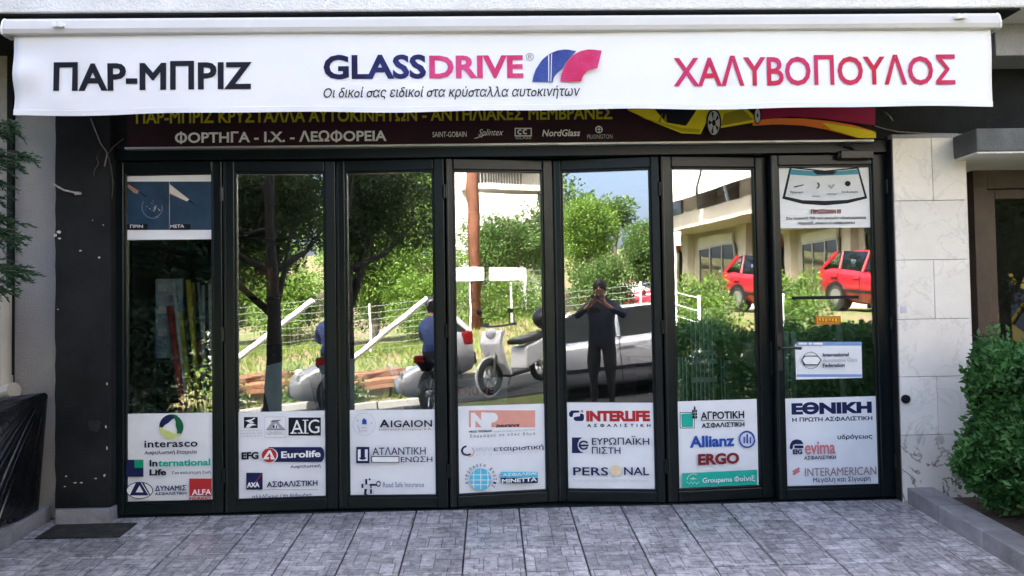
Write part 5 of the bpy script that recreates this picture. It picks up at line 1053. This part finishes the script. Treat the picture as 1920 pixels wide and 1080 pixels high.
# ---------------------------------------------------------------- people
def skin_body(name, joints, links, regions, mats, parent=None):
    """one continuous skinned surface; joints: {name: (pos, radius)}; regions(co) -> material slot"""
    names = list(joints); idx = {k: i for i, k in enumerate(names)}
    me = bpy.data.meshes.new(name); me.from_pydata([joints[k][0] for k in names], [(idx[a], idx[b]) for a, b in links], [])
    bm = bmesh.new(); bm.from_mesh(me); lay = bm.verts.layers.skin.verify(); bm.verts.ensure_lookup_table()
    for k in names:
        r = joints[k][1]; r = r if hasattr(r, '__len__') else (r, r); bm.verts[idx[k]][lay].radius = r
        bm.verts[idx[k]][lay].use_root = (k == 'pelvis')
    bm.to_mesh(me); bm.free()
    o = bpy.data.objects.new(name, me); COL.objects.link(o); o.modifiers.new('skin', 'SKIN').use_smooth_shade = True
    sb_ = o.modifiers.new('sub', 'SUBSURF'); sb_.levels = 2; sb_.render_levels = 2
    dg = bpy.context.evaluated_depsgraph_get(); dg.update(); m2 = bpy.data.meshes.new_from_object(o.evaluated_get(dg))
    bpy.data.objects.remove(o); bpy.data.meshes.remove(me)
    m2.materials.clear()
    for m in mats: m2.materials.append(m)
    for p in m2.polygons: p.material_index = regions(p.center); p.use_smooth = True
    m2.name = name; o = bpy.data.objects.new(name, m2); COL.objects.link(o)
    if parent is not None: par(o, parent)
    return o
M_JKT = pm('navy_jacket', (.008, .012, .03), .75, var=.25, scale=9, bump=.3, bscale=25); M_SHO = pm('black_shorts', (.01, .01, .011), .85); M_SKIN = pm('skin', (.36, .2, .14), .55, var=.08); M_HAIR = pm('dark_hair', (.018, .012, .009), .6, var=.4, scale=40); M_SHOE = pm('dark_shoe', (.02, .02, .022), .6); M_BLUEJ = pm('blue_jacket', (.02, .05, .18), .7, var=.2, scale=9); M_JEAN = pm('dark_jeans', (.02, .024, .04), .85)
def hand(j, l, w, tip, side, s, curl):
    """five fingers rooted in the palm: w wrist point, tip direction, side direction (towards the thumb)"""
    w, tip, side = [np.array(v, float) for v in (w, tip, side)]; tip /= np.linalg.norm(tip); side /= np.linalg.norm(side); nrm = np.cross(tip, side)*curl
    palm = w+tip*.085; j[s+'palm'] = (tuple(palm), (.036, .018)); l.append((s+'wrist', s+'palm'))
    for k, (off, ln) in enumerate(((.027, .07), (.009, .078), (-.009, .073), (-.026, .058))):
        a = palm+side*off+tip*.012; b = a+tip*ln*.5+nrm*.01; c_ = b+tip*ln*.32+nrm*ln*.35
        for q, v, r in (('a', a, .010), ('b', b, .009), ('c', c_, .008)): j[s+'f%d' % k+q] = (tuple(v), r)
        l += [(s+'palm', s+'f%da' % k), (s+'f%da' % k, s+'f%db' % k), (s+'f%db' % k, s+'f%dc' % k)]
    a = w+tip*.035+side*.03; b = a+tip*.035+side*.03+nrm*.01; c_ = b+tip*.03+side*.004+nrm*.012
    for q, v, r in (('a', a, .013), ('b', b, .011), ('c', c_, .009)): j[s+'t'+q] = (tuple(v), r)
    l += [(s+'wrist', s+'ta'), (s+'ta', s+'tb'), (s+'tb', s+'tc')]
def head_parts(root, hc, fwd, hair, helmet=None):
    """face: nose, eyes, mouth, ears on the head; hair cap or helmet. hc head centre, fwd horizontal facing"""
    f = np.array([fwd[0], fwd[1], 0.0]); f /= np.linalg.norm(f); r = np.array([f[1], -f[0], 0.0]); hc = np.array(hc, float); z = np.array([0, 0, 1.0])
    def at_(a, b, c_): return tuple(hc+f*a+r*b+z*c_)
    if helmet:
        MB().ball(tuple(hc+z*.03), (.135, .135, .145), 18, 12).build('helmet', helmet, root, smooth=True)
        MB().ball(at_(.05, 0, .0), (.105, .105, .05), 14, 8).build('visor', M_BLACK, root, smooth=True); return
    cap = MB(); cap.ball(tuple(hc-f*.018+z*.035), (.094, .098, .105), 16, 10); cap.build('hair', hair, root, smooth=True)
    fc = MB(); fc.tube([at_(.085, 0, .03), at_(.112, 0, -.02), at_(.09, 0, -.028)], [.009, .015, .010], 6); fc.build('nose', M_SKIN, root, smooth=True)
    for s in (-1, 1):
        MB().ball(at_(.086, s*.033, .025), .012, 8, 6).build('eye', M_HAIR, root, smooth=True); MB().ball(at_(0, s*.086, 0), (.014, .014, .03), 8, 6).build('ear', M_SKIN, root, smooth=True)
    MB().ball(at_(.088, 0, -.065), (.012, .022, .007), 8, 6).build('mouth', pm('lips', (.3, .12, .1), .5), root, smooth=True)
# photographer: arms raised, phone before the face
gx_, gy_ = 0.03, -5.44; g0_ = zf(gy_)+.002
ph = thing('person', 'person in navy jacket and black trousers holding up a phone', 'person', (gx_, gy_, g0_))
J = {'pelvis': ((0, 0, .97), (.175, .13)), 'spine': ((0, -.01, 1.17), (.165, .12)), 'chest': ((0, 0, 1.38), (.17, .115)), 'neck': ((0, .02, 1.545), .055), 'head': ((0, .045, 1.66), (.082, .095)), 'crown': ((0, .035, 1.76), (.07, .082))}
K = [('pelvis', 'spine'), ('spine', 'chest'), ('chest', 'neck'), ('neck', 'head'), ('head', 'crown')]
for s, e in (('l', -1), ('r', 1)):
    J[s+'sh'] = ((e*.185, 0, 1.44), .072); J[s+'el'] = ((e*.335, .12, 1.30), .052); J[s+'wrist'] = ((e*.10, .30, 1.46), .030)
    J[s+'hip'] = ((e*.10, 0, .92), .105); J[s+'md'] = ((e*.115, .01, .62), .10); J[s+'kn'] = ((e*.115, .02, .46), .062); J[s+'an'] = ((e*.12, -.02, .09), .042); J[s+'toe'] = ((e*.14, .15, .035), (.045, .03))
    K += [('chest', s+'sh'), (s+'sh', s+'el'), (s+'el', s+'wrist'), ('pelvis', s+'hip'), (s+'hip', s+'md'), (s+'md', s+'kn'), (s+'kn', s+'an'), (s+'an', s+'toe')]
    hand(J, K, (e*.10, .30, 1.46), (-e*.35, .25, .9), (-e*.7, -.1, -.3), s, 1 if e < 0 else -1)
def reg(c):
    if c.z > 1.575 and c.y < .2 and abs(c.x) < .12: return 3 if (c.z > 1.735 or c.y < .0) else 2
    if c.y > .265 and c.z > 1.4: return 2
    if c.z > .90: return 0
    if c.z > .47: return 1
    return 4 if c.z < .10 else 1
J = {k: ((v[0][0]+gx_, v[0][1]+gy_, v[0][2]+g0_), v[1]) for k, v in J.items()}
from types import SimpleNamespace as NS
skin_body('body', J, K, lambda c: reg(NS(x=c.x-gx_, y=c.y-gy_, z=c.z-g0_)), [M_JKT, M_SHO, M_SKIN, M_HAIR, M_SHOE], ph)
head_parts(ph, (gx_, gy_+.045, g0_+1.68), (0, 1), M_HAIR)
phn = MB().box(-.078, .078, -5.062, -5.053, 1.235, 1.31).build('phone', M_BLACK, bevel=.006); tag(phn, 'black phone held up in both hands of the person', 'phone')
MB().tube([(.06, -5.054, 1.295), (.06, -5.050, 1.295)], .007, 12).build('lens', M_STEEL, phn)
# rider seated on the motorcycle (built upright in the bike's own frame, then placed with it)
rd = thing('person', 'motorcycle rider in blue jacket and dark helmet', 'person', (0, 0, 0))
J = {'pelvis': ((-.38, 0, .93), (.15, .12)), 'spine': ((-.34, 0, 1.12), (.14, .11)), 'chest': ((-.27, 0, 1.32), (.18, .12)), 'neck': ((-.21, 0, 1.49), .055), 'head': ((-.18, 0, 1.60), (.085, .09)), 'crown': ((-.19, 0, 1.70), .075)}
K = [('pelvis', 'spine'), ('spine', 'chest'), ('chest', 'neck'), ('neck', 'head'), ('head', 'crown')]
for s, e in (('l', -1), ('r', 1)):
    J[s+'sh'] = ((-.26, e*.19, 1.38), .075); J[s+'el'] = ((.0, e*.33, 1.17), .055); J[s+'wrist'] = ((.27, e*.28, 1.07), .033)
    J[s+'hip'] = ((-.36, e*.11, .90), .11); J[s+'kn'] = ((.06, e*.23, .78), .075); J[s+'an'] = ((-.12, e*.24, .36), .05); J[s+'toe'] = ((.04, e*.25, .30), (.045, .035))
    K += [('chest', s+'sh'), (s+'sh', s+'el'), (s+'el', s+'wrist'), ('pelvis', s+'hip'), (s+'hip', s+'kn'), (s+'kn', s+'an'), (s+'an', s+'toe')]
    hand(J, K, (.27, e*.28, 1.07), (1, -e*.1, -.25), (0, -e, .1), s, 1)
skin_body('body', J, K, lambda c: (2 if c.z > 1.5 else 0 if (c.z > .97 and c.x < .26) else 2 if c.x > .26 and c.z > .95 else 3 if c.z < .4 else 1), [M_BLUEJ, M_JEAN, M_SKIN, M_SHOE], rd)
head_parts(rd, (-.17, 0, 1.62), (1, 0), M_HAIR, helmet=pm('dark_helmet', (.02, .02, .03), .25, coat=.8))
rd.location = mo1.location; rd.rotation_euler = mo1.rotation_euler

# ---------------------------------------------------------------- white pole, planks, stones on the verge
def on(x, y, dz=0): return (x, y, gz(x, y)+dz)
wp = MB().tube([(-3.62, -9.15, .42), (-2.18, -9.0, 1.52)], .055, 14).build('white_pole', pm('white_plastic_pipe', (.75, .75, .74), .4), smooth=False); tag(wp, 'long white pipe leaning across the plank heap', 'pipe')
M_PLANK = pm('reddish_sawn_timber', (.26, .12, .06), .8, var=.35, scale=7, bump=.2, rand=.4)
base = gz(-3.4, -9.5)
for k in range(13):
    ly, r_ = k // 5, random.uniform(-9, 9); x, y = -3.3+random.uniform(-.15, .2)-ly*.05, -9.55+(k % 5)*.14-.2; z = gz(x, y)+.20+ly*.085
    o = MB().box(-1.0+random.uniform(-.15, .15), 1.0+random.uniform(-.15, .15), -.055, .055, 0, .075).build('plank', M_PLANK, bevel=.006); o.location = (x, y, z); o.rotation_euler = (random.uniform(-.1, .1), -math.atan(.10)+random.uniform(-.03, .03), math.radians(r_)); tag(o, 'reddish sawn plank in the heap under the white pipe', 'plank', 'planks in the heap')
M_BLOCK = pm('pale_building_block', (.5, .46, .40), .9, var=.15, scale=8, bump=.3, rand=.1)
for k, (x, y, r_) in enumerate([(-4.0, -9.5, 10), (-3.3, -9.45, -6), (-2.6, -9.5, 4)]):
    o = MB().box(-.30, .30, -.2, .2, -.06, .21).build('stone_block', M_BLOCK, bevel=.02); o.location = on(x, y); o.rotation_euler = (0, 0, math.radians(r_)); tag(o, 'pale stone block carrying the plank heap', 'block', 'blocks under the planks')
# wire fence
fn = thing('wire_fence', 'wire mesh fence on pale posts along the grass bank', 'fence', on(0, -13.2)); M_POST = pm('pale_fence_post', (.45, .46, .45), .6); M_WMESH = pm('galvanised_wire', (.3, .32, .31), .5, metal=.6)
fx_ = np.arange(-11, 7.2, 2.2)
for x in fx_:
    z = gz(x, -13.2); MB().tube([(x, -13.2, z-.1), (x, -13.2, z+1.22)], .035, 8).build('post', M_POST, fn)
for a, b in zip(fx_[:-1], fx_[1:]):
    ms = MB(); za, zb2 = gz(a, -13.2), gz(b, -13.2)
    for h in np.arange(.1, 1.2, .15): ms.tube([(a, -13.2, za+h), (b, -13.2, zb2+h)], .006, 3, cap=False)
    for k in np.arange(.1, 1, .075): x = a+(b-a)*k; z = za+(zb2-za)*k; ms.tube([(x, -13.2, z+.08), (x, -13.2, z+1.17)], .005, 3, cap=False)
    ms.build('mesh_panel', M_WMESH, fn)
f2 = thing('wire_fence', 'white posted wire fence before the red car and shops', 'fence', on(5.7, -11)); yy_ = np.arange(-8.9, -13.3, -1.05)
for y in yy_: MB().tube([on(5.7, y, -.1), on(5.7, y, 1.15)], .03, 8).build('post', M_WHITE, f2)
for a, b in zip(yy_[:-1], yy_[1:]):
    ms = MB(); za, zb2 = gz(5.7, a), gz(5.7, b)
    for h in (.3, .6, .85, 1.1): ms.tube([(5.7, a, za+h), (5.7, b, zb2+h)], .010, 4, cap=False)
    ms.build('mesh_panel', M_WHITE, f2)
# utility pole with two white boards
up_ = thing('utility_pole', 'reddish brown wooden utility pole on the grass bank', 'pole', on(2.8, -12.0)); g12 = gz(2.8, -12)
MB().tube([(2.8, -12, g12-.3), (2.8, -12, g12+4), (2.8, -12, g12+8.5)], [.15, .13, .10], 14).build('shaft', pm('creosoted_wood', (.17, .065, .035), .8, var=.45, scale=5, bump=.4, bscale=20), up_, smooth=True)
MB().box(2.0, 3.6, -12.06, -11.94, g12+7.6, g12+7.72).build('cross_arm', BARK, up_)
for a, b, lb in ((2.15, 2.98, 'white notice board fixed across the wooden pole'), (3.12, 3.95, 'white notice board on a post beside the wooden pole')):
    n_ = thing('notice_board', lb, 'sign', ((a+b)/2, -11.8, gz((a+b)/2, -11.8)))
    MB().box(a, b, -11.86, -11.83, 1.95, 2.25).build('panel', M_WHITE, n_, bevel=.004)
    MB().tube([((a+b)/2+.1, -11.88, gz(a, -11.9)-.1), ((a+b)/2+.1, -11.88, 2.2)], .025, 8).build('post', M_POST, n_)
ss = thing('street_sign', 'small white street sign on thin post before cream building', 'sign', on(6.0, -10.6))
MB().tube([on(6.0, -10.6, -.1), on(6.0, -10.6, 2.2)], .025, 8).build('post', M_POST, ss); MB().box(5.85, 6.15, -10.63, -10.60, gz(6, -10.6)+1.95, gz(6, -10.6)+2.25).build('plate', M_WHITE, ss)

# ---------------------------------------------------------------- trees, shrubs, grass
tree('tall dark leaved tree rising from a square pit in the forecourt', (-1.98, -3.2, zf(-3.2)), 3.2, .105, (-2.75, -4.6, 2.62), (1.75, 1.45, 1.05), 140, 420, L_DARK, .055, bark=pm('dark_bark', (.022, .018, .015), .9, var=.4, scale=9, bump=.6, bscale=30), lean=(.5, .85), limbs=10)
tag(MB().box(-2.35, -1.6, -3.57, -2.83, zf(-3.2)-.08, zf(-3.2)+.022).build('tree_pit', M_SOIL), kind='structure')
tree('dark tree by the kerb before the side wall', on(6.7, -4.3), 3.2, .10, (7.0, -4.3, 2.5), (1.6, 1.1, 1.6), 60, 200, L_DARK, .09, limbs=16)
tree('bright green bushy tree beyond the fence near the dark tree', on(-5.3, -17), 3.2, .12, (-5.2, -17, 3.1), (2.2, 1.8, 1.9), 70, 400, L_BRIGHT, .10)
tree('wide fresh green tree at the left end of the fence', on(-9.5, -18.5), 3.8, .15, (-9.5, -18.5, 3.0), (3.0, 2.2, 2.4), 70, 400, L_BRIGHT, .11)
tree('round fresh green tree on the rising ground', on(-2.3, -21), 4.2, .14, (-2.5, -21, 3.9), (1.15, 1.1, 1.5), 60, 320, L_BRIGHT, .10)
tree('mid green tree beside the red car on the slope', on(-.2, -24), 4.5, .15, (-.5, -24, 3.5), (1.2, 1.1, 1.4), 56, 320, L_MID, .10)
tree('slender pale barked tree right of the utility pole', on(6.0, -16.5), 3.0, .09, (6.1, -16.5, 3.5), (1.6, 1.4, 1.2), 50, 260, L_MID, .09, bark=BARK2)
tree('crooked pale barked tree behind the notice boards', on(4.5, -15.5), 2.8, .09, (4.3, -15.4, 3.1), (1.2, 1.0, 1.0), 40, 260, L_MID, .085, bark=BARK2, lean=(.3, 0))
tree('broad tree behind the fence beyond the utility pole', on(3.4, -22), 2.6, .12, (3.6, -22, 2.5), (2.6, 1.6, 1.5), 60, 340, L_BRIGHT, .10)
tree('dark broad tree growing left of the parked cars', on(-13, -13), 4.5, .18, (-13, -13, 4.2), (3.4, 3.0, 3.0), 60, 260, L_MID, .18)
tree('tall backdrop tree on the hill crest', on(-7.5, -30), 5.0, .2, (-7.5, -30, 6.2), (4.2, 3, 3.2), 60, 260, L_MID, .24)
tree('added out-of-view conifer behind the left kerb, next to the drooping one', (-3.65, -2.5, zf(-2.5)), 3.8, .07, (-3.75, -2.5, 1.75), (.80, .85, 2.1), 110, 300, L_CON, .085, name='conifer_tree', limbs=10, hollow=.1, cr=(.5, .8))  # added out of view to darken what the first leaf mirrors
tree('added out-of-view conifer behind the left kerb, outermost of the row', (-3.75, -3.8, zf(-3.8)), 4.2, .08, (-3.95, -3.9, 1.9), (.85, .9, 2.3), 110, 300, L_CON, .085, name='conifer_tree', limbs=10, hollow=.1, cr=(.5, .8))  # second added conifer, also there to darken the first leaf's reflection
for k, (x, y, h) in enumerate([(3.5, -38, 3.0), (-3.5, -40, 3.4), (6.5, -44, 3.2)]):
    tree('small far tree on the low hill', on(x, y), h, .12, (x, y, gz(x, y)+h), (1.8, 1.6, 1.5), 26, 160, L_MID, .2, group='far trees on the low hill')
for k, (x, y, h, r) in enumerate([(-12.0, -16.5, 1.9, 1.7), (-7.6, -16.0, 1.7, 1.5), (-3.6, -15.8, 1.5, 1.3), (-1.4, -17.5, 1.6, 1.2), (1.2, -17.0, 1.5, 1.4), (-6.2, -20.5, 2.4, 2.0), (-10.5, -22, 2.6, 2.2), (7.6, -19.5, 1.9, 1.6)]):
    tree('low bushy tree behind the wire fence, leafy to the ground', on(x, y), h*1.1, .08, (x, y, gz(x, y)+h*.75), (r, r*.8, h*.8), 44, 300, (L_BRIGHT, L_MID)[k % 2], .09, group='bushy trees behind the wire fence', hollow=.2)
def shrub(label, x, y, r, h, m, per=90, n=12, size=.09):
    z = gz(x, y); t = thing('shrub', label, 'shrub', (x, y, z), 'shrubs along the grass bank')
    s_ = MB()
    for k in range(5): s_.tube([(x, y, z-.05), (x+random.uniform(-.6, .6)*r, y+random.uniform(-.6, .6)*r, z+h*.8)], [.015, .006], 5)
    s_.build('stems', BARK, t)
    cen = [np.array([x, y, z+h*.5])+RNG.uniform(-1, 1, 3)*np.array([r, r*.8, h*.42]) for _ in range(n)]
    p, d = clumps(cen, [r*.5]*n, per); p[:, 2] = np.maximum(p[:, 2], z+.02); mesh_np('foliage', leaf_quads(p, d, size), 3, m, t)
for k, (x, y, r, h) in enumerate([(-3.9, -9.05, .45, .5), (-2.35, -9.15, .4, .45), (-5.2, -10.5, .6, .7), (-.9, -11.5, .6, .6), (1.0, -12.2, .7, .7), (3.4, -12.6, .7, .8), (4.6, -12.4, .7, .8), (5.6, -12.0, .6, .7)]):
    shrub('low leafy green shrub growing on the grass bank', x, y, r, h, L_BRIGHT if k % 3 else L_MID)
for k, (x, y) in enumerate([(6.3, -9.6), (6.6, -10.6), (6.9, -11.6), (7.4, -12.4)]): shrub('low leafy green shrub growing on the grass bank', x, y, .55, .9, L_BRIGHT if k % 2 else L_MID, 120, 14)
for k, x in enumerate((3.3, 4.2, 5.1, 6.0)): shrub('low leafy green shrub growing on the grass bank', x, -13.6-.3*(k % 2), .7, 1.0, L_BRIGHT, 110, 14)
N = 34000; gxy = np.stack([RNG.uniform(-12, 8, N), -8.75-RNG.random(N)**.8*8.5], 1); P_ = np.array([[x, y, gz(x, y)-.01] for x, y in gxy])
D_ = np.tile([0, 0, 1.0], (N, 1))+RNG.normal(0, .35, (N, 3)); tag(mesh_np('grass', leaf_quads(P_, D_, .13, 6.0), 3, L_GRASS), 'rough bright grass growing on the bank', 'grass', kind='stuff')

# ---------------------------------------------------------------- apartment buildings
M_CREAM = pm('cream_render', (.58, .53, .45), .85, var=.06, scale=1.5, bump=.2, bscale=40); M_OFFW = pm('off_white_render', (.66, .64, .6), .85, var=.06, scale=1.5); M_AWN = pm('white_awning_cloth', (.72, .71, .68), .8, var=.05); M_ORB = pm('orange_shop_panel', (.6, .15, .04), .5); M_SHOPIN = pm('painted_dim_interior', (.05, .05, .05), .8)
def apartment(label, length, floors, wallm, awn, shops=True, gh=3.0, fh=2.9, depth=7, name='apartment_building'):
    """facade along local +X from 0, facing local -Y, foot at z 0"""
    t = thing(name, label, 'building', (0, 0, 0)); H = gh+floors*fh
    MB().box(0, length, .35, depth, gh-.25, H).build('wall', wallm, t); MB().box(0, length, .36, depth, -1.0, gh-.25).build('wall', wallm, t)
    MB().box(-.2, length+.2, -1.3, depth+.2, H, H+.25).build('roof', wallm, t)
    nb = int(length // 3.4)
    for k in range(nb+1): x = k*length/nb; MB().box(x-.22, x+.22, .10, .359, -1.0, gh-.25).build('pillar', wallm, t)
    for k in range(nb):
        x0, x1 = k*length/nb+.75, (k+1)*length/nb-.75; zs = .0 if k % 2 else .7
        MB().box(x0, x1, .30, .359, zs, gh-.75).build('dark_window_backing', M_SHOPIN, t)  # flat dark slab imitates the dim interior behind the pane
        wnd = MB(); wnd.box(x0, x1, .24, .299, gh-.80, gh-.74).box(x0, x1, .24, .299, zs, zs+.07)
        for q in range(4): xx = x0+(x1-x0)*q/3; wnd.box(xx-.03, xx+.03, .24, .299, zs+.07, gh-.80)
        wnd = wnd.build('shop_window', M_FRAME if k % 2 else M_STEEL, t)
        MB().box(x0, x1, .27, .28, zs+.07, gh-.80).build('pane', M_WINDOW, wnd); MB().box(x0, x1, .22, .298, gh-.735, gh-.42).build('shop_sign', [M_ORB, M_BLACK, M_WHITE][k % 3], wnd)
    for f in range(floors):
        z = gh+f*fh
        bl = MB().box(-.1, length+.1, -.95, .349, z-.24, z).build('balcony', wallm, t)
        if f % 2 == 0: MB().box(-.1, length+.1, -.95, -.84, z, z+.26).build('parapet', wallm, bl)
        else:
            rl = MB().box(-.1, length+.1, -.92, -.87, z+.92, z+.97)
            for q in np.arange(0, length, .14): rl.box(q-.012, q+.012, -.91, -.88, z, z+.92)
            rl.build('railing', M_WHITE, bl)
        for k in range(nb):
            x0, x1 = k*length/nb+.5, (k+1)*length/nb-.6; wn = MB().box(x0, x1, .30, .349, z+.02, z+2.25).build('window', M_BROWN, t)
            for a, b in ((x0+.08, (x0+x1)/2-.04), ((x0+x1)/2+.04, x1-.08)): MB().box(a, b, .285, .299, z+.1, z+2.17).build('pane', M_WINDOW, wn)
        if (f, ) and f in awn:
            for k in range(nb):
                x0, x1 = k*length/nb+.1, (k+1)*length/nb-.1
                MB().prism([(x0, -.90, z+2.45), (x1, -.90, z+2.45), (x1, -1.35, z+.85), (x0, -1.35, z+.85)], (0, .02, 0)).box(x0, x1, -1.37, -1.352, z+.62, z+.85).build('awning', M_AWN, t)
    return t
b1 = apartment('cream building with shops below white awnings at right', 15, 2, M_CREAM, (0, 1), gh=3.2, fh=3.0); b1.location = (11.0, -9.0, .85); b1.rotation_euler = (0, 0, math.radians(-92))
b2 = apartment('off white apartment block with railed balconies beyond the utility pole', 14, 3, M_OFFW, (0, 1), gh=3.2); b2.location = (21, -31, 1.2); b2.rotation_euler = (0, 0, math.radians(180))
